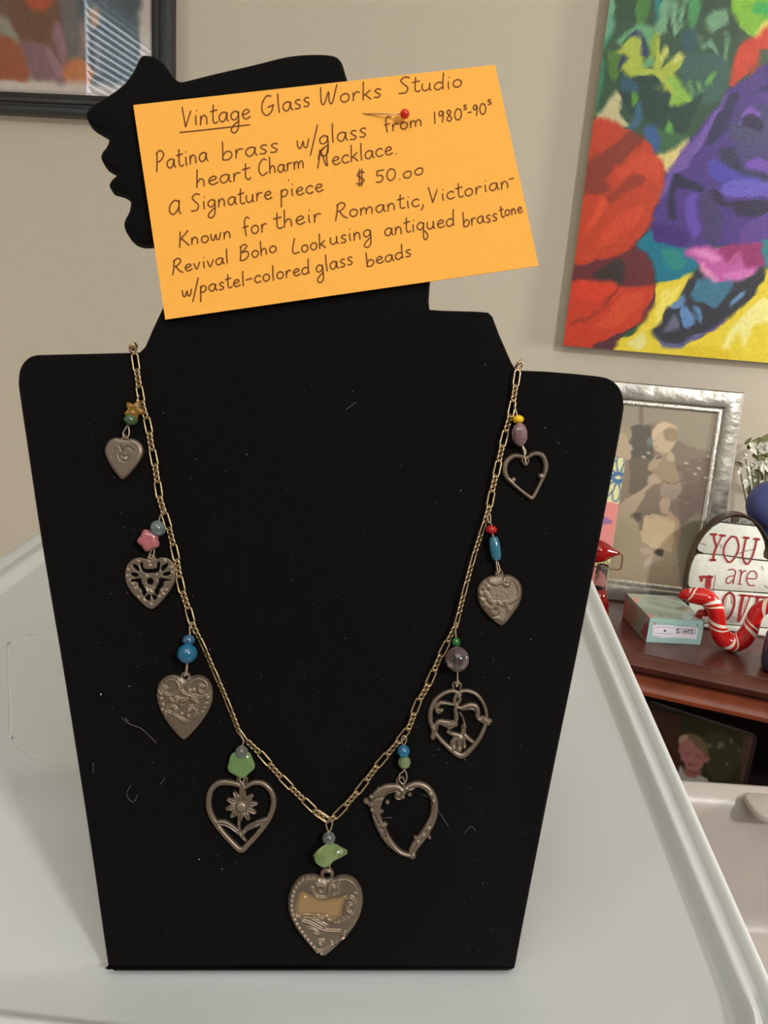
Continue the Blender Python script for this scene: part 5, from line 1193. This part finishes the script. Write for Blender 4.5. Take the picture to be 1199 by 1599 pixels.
A.fill([(640, 600), (930, 560), (930, 1000), (700, 1000), (640, 860)], (118, 104, 90)).fill([(330, 560), (480, 560), (440, 720), (330, 760)], (112, 98, 86)).fill([(240, 1000), (600, 1060), (660, 1180), (700, 1500), (240, 1500)], (168, 150, 128)).fill([(640, 980), (930, 940), (930, 1500), (700, 1500)], (142, 126, 106))
for k in range(40): A.ell(random.uniform(640, 900), random.uniform(500, 900), random.uniform(8, 26), random.uniform(4, 12), random.choice([(136, 121, 104), (112, 99, 86), (126, 112, 98)]))
for x, y in ((765, 608), (810, 665), (825, 530), (685, 575), (455, 515), (830, 690), (420, 540), (740, 640)): A.ell(x, y, 14, 6, (196, 182, 160), 20)
A.fill([(200, 480), (250, 340), (330, 350), (352, 400), (330, 440), (300, 400), (262, 440), (240, 560), (190, 560)], (158, 140, 122)).fill([(250, 480), (262, 420), (285, 380), (310, 400), (330, 450), (357, 482), (340, 502), (346, 530), (330, 556), (300, 560), (230, 560)], (180, 160, 138))
A.fill([(180, 560), (320, 560), (330, 700), (300, 900), (170, 900)], (138, 122, 106)).fill([(240, 900), (300, 800), (430, 730), (450, 660), (490, 640), (528, 680), (520, 740), (450, 760), (380, 860), (300, 930)], (176, 156, 132))
A.fill([(425, 760), (530, 700), (600, 780), (620, 940), (560, 980), (430, 930)], (130, 115, 99))
A.fill([(495, 530), (590, 500), (620, 580), (652, 700), (630, 790), (560, 800), (520, 760), (525, 690), (490, 640), (450, 600), (470, 560)], (150, 134, 115)).fill([(590, 500), (610, 540), (600, 570), (560, 540)], (176, 160, 138)).fill([(500, 540), (540, 520), (510, 590), (450, 620), (460, 570)], (168, 150, 128)).fill([(530, 720), (650, 700), (632, 795), (555, 800)], (160, 144, 124)).line([(540, 690), (600, 702), (655, 694)], .002, (118, 104, 90))
A.line([(500, 550), (530, 530)], .002, (100, 88, 78), 0)
A.fill([(465, 400), (500, 340), (560, 318), (615, 335), (635, 380), (625, 430), (605, 470), (590, 500), (540, 515), (500, 500), (480, 470), (475, 430)], (186, 165, 141)).fill([(540, 380), (580, 350), (632, 370), (622, 430), (560, 435)], (148, 127, 106)).fill([(465, 405), (500, 340), (560, 318), (605, 335), (545, 368), (505, 392), (485, 425)], (196, 176, 148)).line([(482, 430), (500, 434)], .0014, (130, 112, 96), 0).line([(490, 480), (506, 480)], .0014, (140, 116, 100), 0)
A.fill([(525, 800), (585, 800), (572, 895), (528, 880)], (180, 162, 140)).fill([(560, 880), (640, 930), (640, 1070), (600, 1130), (580, 1100)], (174, 154, 124)).fill([(430, 905), (500, 893), (600, 930), (618, 970), (600, 1110), (560, 1125), (410, 1070), (415, 960)], (206, 184, 148), 2).line([(440, 915), (510, 905), (605, 945)], .0012, (176, 156, 126))
A.fill([(240, 920), (370, 930), (392, 1040), (370, 1150), (300, 1260), (220, 1270)], (172, 155, 132)).fill([(420, 1200), (480, 1140), (545, 1168), (500, 1190), (450, 1222)], (192, 176, 154)).fill([(400, 1110), (470, 1108), (470, 1140), (410, 1142)], (188, 170, 148)).fill([(485, 1120), (545, 1120), (530, 1160)], (84, 76, 66)).fill([(360, 890), (410, 885), (400, 930), (370, 925)], (92, 82, 72))
A.finish('sepia_print', art_mat('sepia_paper', .45, .4), sil, None, warp=1.5, cell=7, blur=2, speck=.05, z=-.004, gain=1.3)
MB().box(((x0+x1)/2, SH/2, -.0022), (SW-2*rw-.009, SH-2*rw-.009, .0012)).build('glass_pane', M_PANE, sil)

# pink greeting card
g0 = onz(969, 960, BZ); GC = Plane((g0[0], g0[1], BZ+.0004), (math.cos(.02), math.sin(-.02), 0), (0, 0.10, 1))
gt = GC.h((977, 716))
gift = empty('greeting_card', GC.mat(), 'tall pink greeting card with a blue-edged flower, standing against the pewter frame', 'greeting card')
A = Art(GC, gt[0]-.11, gt[0], 0, gt[1], .0008, (238, 152, 146), conv=Z6)
A.fill([(60, 480), (340, 480), (340, 800), (180, 815), (60, 800)], (240, 238, 176), 2)
for a in range(0, 360, 30):
    q = math.radians(a+8); c_, s_ = math.cos(q), math.sin(q); cx, cy = 262, 665
    L = [(cx+20*c_, cy+20*s_), (cx+80*c_-22*s_, cy+80*s_+22*c_), (cx+135*c_-18*s_, cy+135*s_+18*c_), (cx+150*c_, cy+150*s_), (cx+135*c_+18*s_, cy+135*s_-18*c_), (cx+80*c_+22*s_, cy+80*s_-22*c_), (cx+20*c_, cy+20*s_)]
    A.fill(L, (234, 238, 178)); A.line(L, .0016, (88, 116, 168))
A.ell(262, 665, 42, 34, (84, 118, 174)).ell(262, 662, 22, 14, (240, 240, 190)).line([(245, 655), (262, 648), (278, 660)], .001, (80, 110, 160))
A.fill([(120, 905), (170, 905), (228, 945), (170, 957), (110, 950)], (160, 118, 166)).ell(205, 1190, 88, 92, (236, 228, 140)).line([(150, 1210), (200, 1240), (230, 1200)], .0016, (110, 120, 110)).fill([(165, 1395), (208, 1382), (190, 1410), (170, 1420)], (140, 120, 190))
for (x, y) in ((130, 1260), (165, 1225), (190, 1270)): A.line([(x, y), (x+15, y-40), (x+40, y-10), (x+20, y+20)], .0014, (120, 130, 120))
A.finish('card_front', art_mat('card_print', .5, .3), gift, None, blur=1, z=.0003)
MB().box((gt[0]-.055, gt[1]/2, -.0006), (.11, gt[1], .001)).build('card_stock', M_MATB, gift)

# little floral box
fl, frr, bk = onz(1008, 1003, BZ), onz(1093, 1007, BZ), onz(970, 962, BZ)
ux = (frr-fl); Wb = float(np.linalg.norm(ux)); ux /= Wb; uz = np.array([0, 0, 1.0]); uyv = np.cross(uz, ux)
Db = float((bk-fl)@uyv); BX = Plane(fl+uyv*0+np.array([0, 0, .0004]), ux, uz)   # front face plane
hb = BX.h((1013, 965))[1]
box_ = empty('gift_box', BX.mat(), 'small pale sage floral cardboard box with a barcode label on its end, on the bookcase', 'box')
MB().box((Wb/2, hb*.45, -Db/2), (Wb-.001, hb*.9, Db-.001), bev=.0006).build('box_base', pm('box_board', (150, 168, 158), .6), box_)
TOPP = Plane(BX.o+uz*(hb+.0001), ux, uyv)
A = Art(TOPP, 0, Wb, 0, Db, .0007, (158, 172, 160), conv=lambda x, y: (960+x/7.993, 900+y/7.993))
ATOP = A
A.fill([(100, 190), (350, 200), (460, 300), (330, 330), (200, 330)], (168, 176, 160)).fill([(220, 270), (290, 265), (280, 320), (230, 320)], (206, 150, 140)).ell(560, 380, 130, 60, (148, 164, 152)).ell(640, 280, 90, 40, (170, 184, 170)).fill([(320, 280), (640, 310), (900, 420), (600, 350)], (172, 186, 174)).ell(765, 575, 75, 40, (206, 110, 150)).ell(860, 400, 80, 30, (140, 148, 126)).ell(440, 500, 40, 40, (190, 140, 132)).ell(900, 500, 70, 40, (176, 198, 200)).ell(560, 490, 40, 16, (140, 150, 140)).ell(700, 290, 30, 10, (196, 150, 148))
lid_ = MB().box((Wb/2, hb*.80, -Db/2), (Wb+.0004, hb*.40-.0002, Db+.0004), bev=.0004).build('lid', pm('lid_board', (166, 196, 190), .5), box_)
mtop = BX.mat().inverted() @ TOPP.mat()
o = A.finish('lid_print', art_mat('box_print', .45, .35), lid_, None, warp=2, cell=8, blur=2, z=.0001); o.matrix_local = mtop
# printed sides
A = Art(BX, 0, Wb, 0, hb, .0006, (160, 196, 192), off=.0003, conv=lambda x, y: (960+x/7.993, 900+y/7.993))
A.fill([(480, 600), (1035, 640), (1015, 790), (890, 770), (640, 765), (470, 755)], (226, 224, 232), 0)
for k, x in enumerate(range(770, 1005, 9)):
    if k % 5 == 4 or 815 < x < 830: continue
    A.line([(x, 645+(x-770)*.05), (x-3, 712+(x-770)*.05)], .0004 if k % 3 else .0008, (96, 92, 112), 0)
A.line([(500, 632), (735, 645)], .0007, (150, 150, 165), 0).line([(500, 708), (715, 716)], .0008, (140, 140, 158), 0).line([(480, 745), (555, 748)], .0006, (130, 150, 150), 0).ell(625, 680, 16, 14, (80, 80, 100)).ell(1030, 608, 10, 16, (120, 120, 110)).ell(500, 590, 14, 14, (196, 110, 110))
A.line([(420, 560), (1090, 650)], .0005, (140, 165, 160), 0)
A.finish('end_print', art_mat('end_print_ink', .4, .4), box_, None, blur=0, z=.0004, label='pale blue end with a white barcode label')
SDP = Plane(BX.o-ux*.0003, -uyv, uz)
A = Art(SDP, -Db, 0, 0, hb, .0007, (158, 170, 156), conv=lambda x, y: (960+x/7.993, 900+y/7.993))
A.fill([(90, 200), (160, 250), (150, 500), (80, 480)], (196, 116, 118)).fill([(180, 320), (270, 400), (280, 560), (220, 620), (150, 540)], (164, 142, 124)).fill([(340, 640), (420, 560), (410, 760), (370, 790), (330, 700)], (176, 92, 104)).fill([(280, 560), (330, 560), (330, 720), (260, 660)], (136, 168, 142)).ell(440, 500, 40, 60, (196, 150, 140))
o = A.finish('side_print', bpy.data.materials['box_print'], box_, None, warp=2, cell=8, blur=1, z=.0002); o.matrix_local = BX.mat().inverted() @ SDP.mat()

# ------------------------------------------------------------------ arched plank sign
sg = onz(1140, 984, BZ); SG = Plane((sg[0], sg[1], BZ+.0005), (math.cos(.04), -math.sin(.04), 0), (0, .09, 1))
sign = empty('plank_sign', SG.mat(), 'arched white plank sign with red lettering and dark metal rim, behind the striped candy ornament', 'sign')
zs = lambda L: [(1060+x/6.662, 800+y/6.662) for x, y in L]
M_SIGN = pm('chippy_white_paint', (228, 232, 222), .6, noise=(160, .05), bump=(240, .4, .001))
M_ZINC = pm('grey_worn_plank', (150, 150, 145), .6, noise=(260, .5), bump=(300, .5, .001))
M_RIM = pm('brown_metal_rim', (88, 72, 58), .5, .4)
M_REDL = pm('red_lettering', (166, 44, 50), .6, noise=(400, .12))
pl_top = zs([(432, 96), (480, 72), (560, 52), (640, 52), (720, 66), (775, 100), (800, 138), (620, 122)])
pl1 = zs([(430, 108), (620, 132), (805, 150), (850, 220), (885, 300), (895, 370), (878, 420), (880, 470), (905, 485), (930, 500), (700, 478), (440, 440), (260, 425), (205, 400), (190, 375), (205, 330), (270, 230), (350, 150)])
pl2 = zs([(200, 436), (270, 438), (440, 452), (700, 492), (960, 520), (1010, 640), (1020, 850), (900, 836), (500, 812), (160, 790), (102, 772), (96, 740), (104, 640), (130, 540), (165, 455)])
pl3 = zs([(104, 790), (160, 802), (500, 824), (900, 850), (1020, 866), (1030, 1210), (700, 1180), (420, 1160), (110, 1140)])
pl4 = zs([(110, 1152), (420, 1172), (700, 1192), (1030, 1222)]) 
for nm, P_, mt, z in (('plank', pl_top, M_ZINC, .0065), ('plank', pl1, M_SIGN, .0085), ('plank', pl2, M_SIGN, .008), ('plank', pl3, M_SIGN, .0083)):
    q = BUST and SG.pts(P_, .008)
    if nm == 'plank': MB().prism(q, .0035, z, bev=.0007).build('plank', mt, sign, angle=40)
q = SG.pts(pl4, .008); q = [tuple(q[0]), tuple(q[1]), tuple(q[2]), tuple(q[3]), (q[3][0], .0006), (q[0][0], .0006)]
MB().prism(q, .0035, .0078, bev=.0007).build('plank', M_SIGN, sign, angle=40)
arc = zs([(70, 1300), (60, 1000), (72, 800), (92, 640), (130, 480), (190, 330), (270, 215), (390, 95), (500, 35), (610, 15), (720, 40), (820, 110), (900, 220), (960, 350), (1010, 500), (1060, 700), (1075, 900), (1080, 1300)])
q = [tuple(p) for p in cat(SG.pts(arc, .008), 4)]; q = [(x, max(y, .0004)) for x, y in q]
mb = MB(); n = len(q); vs = []
C0 = np.array([np.mean([p[0] for p in q]), .03])
for (x, y) in q:
    d = np.array([x, y])-C0; d /= np.linalg.norm(d)
    for dd_, zz in ((0, -.012), (0, .0092), (-.0012, .0092), (-.0012, -.012)): vs.append((x+d[0]*dd_, y+d[1]*dd_, zz))
for i in range(n-1):
    for k in range(4):
        a = i*4+k; b = i*4+(k+1) % 4; mb.f.append((a, b, b+4, a+4))
mb.v = vs; mb.f += [(3, 2, 1, 0), tuple(4*(n-1)+k for k in range(4))]
mb.build('metal_rim', M_RIM, sign, angle=50)
MB().prism([(x*.999+C0[0]*.001, y) for x, y in q], .0005, .0034).build('backboard', M_RIM, sign)
lt_ = []
def stroke(L, w, zz=.0089, sm_=5):
    P = SG.pts(zs(L), zz); P = cat(P, sm_) if len(P) > 2 and sm_ else P
    LM.ribbon(P, w, zz)
k_ = float(np.linalg.norm(SG.hit(1140, 900)-SG.hit(1141, 900)))/6.662
LM = MB()
stroke([(362, 240), (372, 300), (392, 360)], 24*k_); stroke([(450, 245), (392, 360)], 14*k_, sm_=0); stroke([(392, 350), (368, 420), (355, 500)], 24*k_)
for a, b in (((328, 228), (392, 230)), ((424, 238), (482, 244)), ((328, 495), (382, 497)), ((672, 262), (728, 268)), ((782, 275), (838, 282))): stroke([a, b], 26*k_, sm_=0)
stroke([(545, 250), (485, 330), (465, 430), (520, 520), (580, 470), (622, 370), (600, 270), (545, 248)], 20*k_)
stroke([(698, 270), (675, 380), (665, 470), (705, 540), (750, 490), (785, 390), (808, 290)], 20*k_)
LM.build('lettering', M_REDL, sign, label='red letters YOU')
LM = MB(); zz2 = .0085
stroke([(515, 600), (560, 592), (590, 620), (575, 680), (565, 745)], 12*k_, zz2); stroke([(580, 660), (520, 670), (490, 710), (510, 740), (545, 725), (568, 700)], 11*k_, zz2); stroke([(630, 605), (650, 615), (630, 745)], 14*k_, zz2); stroke([(645, 650), (680, 608), (700, 615)], 11*k_, zz2); stroke([(612, 745), (660, 750)], 9*k_, zz2, 0)
stroke([(705, 685), (800, 690), (808, 640), (775, 608), (730, 630), (705, 690), (730, 755), (790, 760)], 12*k_, zz2)
LM.build('lettering', M_REDL, sign, label='red letters are')
LM = MB()
stroke([(218, 672), (348, 672)], 30*k_, zz2, 0); stroke([(312, 672), (300, 780)], 60*k_, zz2, 0); stroke([(234, 688), (236, 715)], 30*k_, zz2, 0)
stroke([(380, 655), (362, 800)], 7*k_, zz2, 0); zz3 = .0088
stroke([(298, 802), (288, 1000)], 60*k_, zz3, 0); stroke([(250, 1030), (420, 1045)], 30*k_, zz3, 0); stroke([(360, 812), (340, 1000)], 7*k_, zz3, 0)
stroke([(525, 832), (470, 890), (455, 1000), (490, 1110), (540, 1060), (575, 960), (570, 870), (525, 830)], 24*k_, zz3); stroke([(500, 880), (480, 980)], 6*k_, zz3, 0); stroke([(545, 870), (550, 960)], 6*k_, zz3, 0)
stroke([(668, 868), (640, 1000), (622, 1135)], 34*k_, zz3); stroke([(742, 872), (690, 1010), (640, 1120)], 14*k_, zz3); stroke([(632, 862), (702, 866)], 24*k_, zz3, 0); stroke([(712, 868), (775, 874)], 22*k_, zz3, 0); stroke([(700, 900), (670, 1010)], 5*k_, zz3, 0)
stroke([(820, 880), (800, 1000), (792, 1140)], 34*k_, zz3); stroke([(792, 878), (940, 890)], 26*k_, zz3, 0); stroke([(930, 885), (935, 930)], 22*k_, zz3, 0); stroke([(800, 1010), (880, 1010)], 16*k_, zz3, 0)
LM.build('lettering', M_REDL, sign, label='large red letters LOVE')
crk = MB()
for L, z in (([(215, 322), (255, 330), (280, 340)], .0089), ([(600, 435), (680, 405), (790, 385)], .0089), ([(430, 330), (440, 380), (460, 340)], .0089), ([(890, 760), (930, 790)], .0085), ([(860, 560), (880, 600)], .0085)):
    crk.ribbon(SG.pts(zs(L), z), 7*k_, z)
crk.build('crack', pm('crack_grey', (110, 108, 100), .8), sign)
MB().box((SG.h((1149, 812), .01)[0], SG.h((1149, 812), .01)[1], .0075), (.008, .006, .003), bev=.0006).build('hanger', M_RIM, sign)

# ------------------------------------------------------------------ striped candy ornament
cd = onz(1146, 1018, BZ); CP = Plane((cd[0], cd[1], BZ), (math.cos(.1), -math.sin(.1), 0), (0, 0, 1))
zc = [(5, 905), (60, 878), (120, 885), (200, 892), (285, 915), (350, 990), (385, 1080), (392, 1170), (415, 1260), (480, 1345), (575, 1375), (670, 1330), (735, 1235), (775, 1120), (820, 1045), (900, 1000), (990, 985), (1080, 1010), (1150, 1080)]
rr_ = [30, 62, 86, 96, 96, 92, 88, 90, 96, 102, 102, 98, 88, 78, 78, 78, 78, 70, 30]
P = cat(CP.pts(zs(zc)), 6); rads = np.interp(np.linspace(0, 1, len(P)), np.linspace(0, 1, len(rr_)), rr_)*k_*.97
low = (P[:, 1]-rads).min(); P[:, 1] += -low+.0003
candy = empty('candy_ornament', CP.mat(), 'glossy red ceramic candy cane ornament with white spiral stripes, on the bookcase front', 'ornament')
seg = 40; P3 = np.c_[P, np.zeros(len(P))]; mb = MB().tube(P3, rads, seg)
me = mb.mesh('striped_tube', None, smooth=True)
d_s = np.r_[0, np.cumsum(np.linalg.norm(np.diff(P, axis=0), axis=1))]
ca = me.color_attributes.new('Col', 'FLOAT_COLOR', 'POINT')
# stripes: refine by storing arc length and angle, the material turns them into spiral bands
at_s = me.attributes.new('arc', 'FLOAT', 'POINT'); at_c = me.attributes.new('cs', 'FLOAT_VECTOR', 'POINT')
arc_v = np.repeat(d_s, seg); ang_v = np.tile(2*math.pi*np.arange(seg)/seg, len(P))
at_s.data.foreach_set('value', arc_v.astype(np.float32)); at_c.data.foreach_set('vector', np.stack([np.cos(ang_v), np.sin(ang_v), 0*ang_v], 1).astype(np.float32).ravel())
M_CANDY = pm('candy_glaze', (200, 28, 28), .14, spec=.7)
nt = M_CANDY.node_tree; N_ = nt.nodes; Lk = nt.links
a1 = N_.new('ShaderNodeAttribute'); a1.attribute_name = 'arc'; a2 = N_.new('ShaderNodeAttribute'); a2.attribute_name = 'cs'
sp = N_.new('ShaderNodeSeparateXYZ'); Lk.new(a2.outputs['Vector'], sp.inputs[0])
def mth(op, a, b=None):
    n = N_.new('ShaderNodeMath'); n.operation = op
    for i, v in enumerate((a, b)):
        if v is None: continue
        if isinstance(v, (int, float)): n.inputs[i].default_value = v
        else: Lk.new(v, n.inputs[i])
    return n.outputs[0]
an = mth('DIVIDE', mth('ARCTAN2', sp.outputs[1], sp.outputs[0]), 2*math.pi)
u_ = mth('FRACT', mth('ADD', mth('MULTIPLY', a1.outputs['Fac'], 36.0), an))
def band(lo, hi): return mth('MULTIPLY', mth('GREATER_THAN', u_, lo), mth('LESS_THAN', u_, hi))
bm = mth('MAXIMUM', band(.10, .24), band(.36, .43))
bm = mth('MULTIPLY', bm, mth('GREATER_THAN', a1.outputs['Fac'], float(d_s[9])))
mxn = N_.new('ShaderNodeMix'); mxn.data_type = 'RGBA'; Lk.new(bm, mxn.inputs[0]); mxn.inputs[6].default_value = (*lin((200, 26, 26)), 1); mxn.inputs[7].default_value = (*lin((240, 226, 208)), 1)
Lk.new(mxn.outputs[2], N_['Principled BSDF'].inputs['Base Color'])
link('striped_tube', me, M_CANDY, candy)
fq = cat([(.010, .0, 0), (.008, .0, -.008), (.004, .0, -.016)], 4)
b_ = CP.h(zs([(240, 1090)])[0]); 
MB().tube(cat([(b_[0]+.004, b_[1]+.004, -.004), (b_[0]-.001, b_[1]-.002, -.012), (b_[0]+.001, .006, -.018), (b_[0]+.003, .0042, -.022)], 5), [.004]*15+[.004], 12).build('rear_foot', M_RED, candy, smooth=True)

# ------------------------------------------------------------------ blue vase, dark jar, white flowers
M_BLUE = pm('matt_blue_glaze', (84, 92, 156), .45, noise=(20, .06))
VZ = Plane((0, .94, BZ), (1, 0, 0), (0, 0, 1))
vc = VZ.h((1208, 790)); vl = VZ.h((1164, 794)); R_ = vc[0]-vl[0]; hc = vc[1]
vase = empty('vase', Matrix.Translation((vc[0], .94, BZ+.0003)), 'round blue vase at the right edge, behind the plank sign', 'vase')
pr = [(.022, 0), (.024, .003), (.016, .012), (.011, .03), (.010, hc-R_*1.25), (.013, hc-R_*1.05)]
for k in range(14):
    a = math.radians(-62+k*(150/13)); pr.append((R_*math.cos(a), hc+R_*math.sin(a)))
pr += [(.004, hc+R_+.004), (.006, hc+R_+.010)]
MB().lathe(pr, 40).build('body', M_BLUE, vase, smooth=True)
jl = onz(1187, 1010, BZ+.02); jc = jl+np.array([.031, 0, 0])
jar = empty('jar', Matrix.Translation((jc[0], jc[1]-.012, BZ+.0003)), 'dark slate blue glass jar cut off by the right edge, beside the candy ornament', 'jar')
MB().lathe([(.026, 0), (.0295, .003), (.031, .012), (.031, .036), (.029, .044), (.0255, .048), (.0255, .051), (.0235, .051), (.0235, .046), (.027, .040), (.028, .012), (.025, .005)], 40).build('body', pm('slate_glass', (62, 74, 98), .15, spec=.7), jar, smooth=True)
M_PETAL = pm('white_petal', (232, 228, 212), .6, Subsurface_Weight=.1); M_LEAFG = pm('silk_leaf', (112, 112, 70), .6, noise=(60, .3)); M_STEM = pm('stem_green', (96, 100, 60), .6)
FPn = Plane((0, 1.0, BZ), (1, 0, 0), (0, 0, 1))
fb = FPn.h((1192, 800))
flo = empty('flower_arrangement', Matrix.Translation((fb[0], 1.0, BZ+.0003)), 'white silk flowers with olive leaves, at the right edge between pewter frame and blue vase', 'flowers')
MB().lathe([(.016, 0), (.019, .004), (.022, .05), (.020, .055), (.018, .053), (.017, .02)], 24).build('pot', pm('grey_pot', (130, 126, 118), .6), flo, smooth=True)
def petal(mb, c, L, w, d, tilt, cup=.35):
    d = np.array(d, float); d /= np.linalg.norm(d); sd_ = np.cross(d, (0, 1, 0)); sd_ /= np.linalg.norm(sd_)+1e-9; nn = np.cross(sd_, d); vs = []; nl, nw = 7, 4
    for i in range(nl+1):
        t = i/nl; ww = w*math.sin(math.pi*(.08+.88*t))**.7
        for j in range(-nw, nw+1):
            s_ = j/nw; vs.append(np.array(c)+d*L*t+sd_*ww*s_+nn*(cup*w*(1-s_*s_)+tilt*L*t*t))
    fs = []; m_ = 2*nw+1
    for i in range(nl):
        for j in range(m_-1): fs.append((i*m_+j, i*m_+j+1, (i+1)*m_+j+1, (i+1)*m_+j))
    mb.add(vs, fs)
def fpt(x, y): h_ = FPn.h((x, y)); return np.array([h_[0]-fb[0], 0, h_[1]])
kf = float(np.linalg.norm(FPn.hit(1180, 740)-FPn.hit(1181, 740)))
for (x, y, ps) in ((1184, 700, [(-14, 6, 12), (10, 8, 12), (3, -12, 13), (-12, -4, 10), (12, -4, 10)]), (1172, 726, [(-10, -2, 10), (12, 8, 13), (0, -10, 12), (5, 4, 9)]), (1166, 744, [(-2, -18, 8), (-8, -10, 7)]), (1178, 742, [(-2, -16, 7), (8, -14, 7), (8, 4, 8)]), (1162, 710, [(0, 7, 4), (3, -6, 4)]), (1196, 722, [(-4, -16, 9), (6, -14, 10), (5, 10, 9)]), (1154, 732, [(0, -10, 5), (0, 7, 4)]), (1206, 700, [(-10, 6, 12), (8, 8, 12), (2, -12, 12)])):
    c = fpt(x, y)+np.array([0, random.uniform(-.012, .008), 0])
    hub = MB().ball(c, .0022, 10, 6).build('blossom', M_PETAL, flo, smooth=True)
    for (dx_, dz_, w_) in ps:
        mb = MB(); petal(mb, c, math.hypot(dx_, dz_)*kf*1.05, w_*kf*.5, (dx_, random.uniform(-8, -2), dz_), .1); mb.build('petal', M_PETAL, hub, smooth=True)
    st_ = MB().tube(cat([c, c*.6+np.array([.004, .002, .02]), (random.uniform(-.008, .008), 0, .05)], 6), .0009, 6).build('stem', M_STEM, flo, smooth=True)
for (x, y, dx_, dz_, w_) in ((1168, 702, 18, 20, 12), (1176, 712, 26, -4, 12), (1180, 735, 16, -16, 12), (1160, 728, -14, 4, 8), (1196, 740, 22, -18, 14), (1188, 690, 20, 14, 12), (1190, 715, 24, 6, 12), (1170, 752, 4, -24, 8), (1186, 752, -6, -22, 8), (1200, 700, 16, 16, 12), (1164, 695, 8, 12, 6)):
    mb = MB(); petal(mb, fpt(x, y)+np.array([0, .004, 0]), math.hypot(dx_, dz_)*kf, w_*kf*.5, (dx_, -3, dz_), .15); mb.build('leaf', M_LEAFG, flo, smooth=True)

# ------------------------------------------------------------------ red glass bottle with pointed bulb
RB = Plane((0, .862, BZ), (1, 0, 0), (0, 0, 1))
zr = lambda x, y: (900+x/9.99, 840+y/9.99)
kr = float(np.linalg.norm(RB.hit(930, 900)-RB.hit(931, 900)))/9.99
bc = RB.h(zr(285, 1200)); 
bot = empty('glass_ornament', Matrix.Translation((bc[0], .862, BZ+.0003)), 'red glass bottle ornament with pointed red bulb held on wire, half hidden behind the bust', 'ornament')
def rl(x, y): h_ = RB.h(zr(x, y)); return np.array([h_[0]-bc[0], 0, h_[1]])
M_RGL = pm('red_glass', (170, 22, 20), .08, spec=.7, Transmission_Weight=.55)
M_CGL = pm('clear_bottle_glass', (235, 232, 226), .04, Transmission_Weight=.92, IOR=1.3)
ys = [1380, 1340, 1250, 1150, 1000, 880, 775]; rs_ = [150, 195, 212, 215, 190, 140, 100]
pr = [(r_*kr, max(rl(285, y)[2], 0)) for r_, y in zip(rs_, ys)]; zmin = pr[0][1]; pr = [(r_, z-zmin) for r_, z in pr]
MB().lathe(pr, 32).build('liquid', M_RGL, bot, smooth=True, label='red liquid filling the bottle below the neck')
zn = rl(285, 775)[2]-zmin
MB().lathe([(102*kr, zn+.0002), (100*kr, zn+.010), (92*kr, zn+.022), (88*kr, zn+.028), (84*kr, zn+.028), (96*kr, zn+.010), (98*kr, zn+.0002)], 32).build('neck', M_CGL, bot, smooth=True)
a0, a1_ = rl(680, 248), rl(330, 210); dv = a1_-a0; Lb = np.linalg.norm(dv); an_ = math.atan2(dv[2], dv[0])
pr = [(16, 0), (26, .03), (26, .10), (36, .14), (60, .26), (95, .42), (140, .60), (172, .80), (190, 1.0), (180, 1.25), (140, 1.45), (80, 1.6), (20, 1.66)]
bb = MB().lathe([(r_*kr, t*Lb) for r_, t in pr], 28); Rm = rotm(0, math.pi/2, 0)
vs = np.array(bb.v)@Rm.T; c_, s_ = math.cos(an_), math.sin(an_); vs = np.c_[vs[:, 0]*c_-vs[:, 2]*s_, vs[:, 1], vs[:, 0]*s_+vs[:, 2]*c_]+a0
MB().add(vs, bb.f).build('bulb', M_RGL, bot, smooth=True, label='pointed red glass bulb')
MB().tube(cat([rl(690, 258), rl(716, 275), rl(708, 400), rl(690, 470), rl(650, 495), rl(560, 485), rl(480, 465), rl(400, 445), rl(300, 450), rl(230, 480)], 5), 13*kr, 8).build('wire', pm('copper_wire', (150, 110, 92), .35, .7), bot, smooth=True)
tw_ = MB()
for L in ([(470, 400), (520, 440), (500, 470), (450, 440)], [(440, 500), (480, 550)], [(330, 470), (310, 600), (290, 640), (300, 560)], [(400, 450), (420, 560), (390, 520)], [(280, 480), (300, 560), (330, 620), (345, 540)]): tw_.tube(cat([rl(*p)+np.array([0, -.003, 0]) for p in L], 4), 7*kr, 6)
tw_.build('twisted_wire', pm('pale_wire', (172, 160, 140), .35, .6), bot, smooth=True)
print('BUILD DONE')
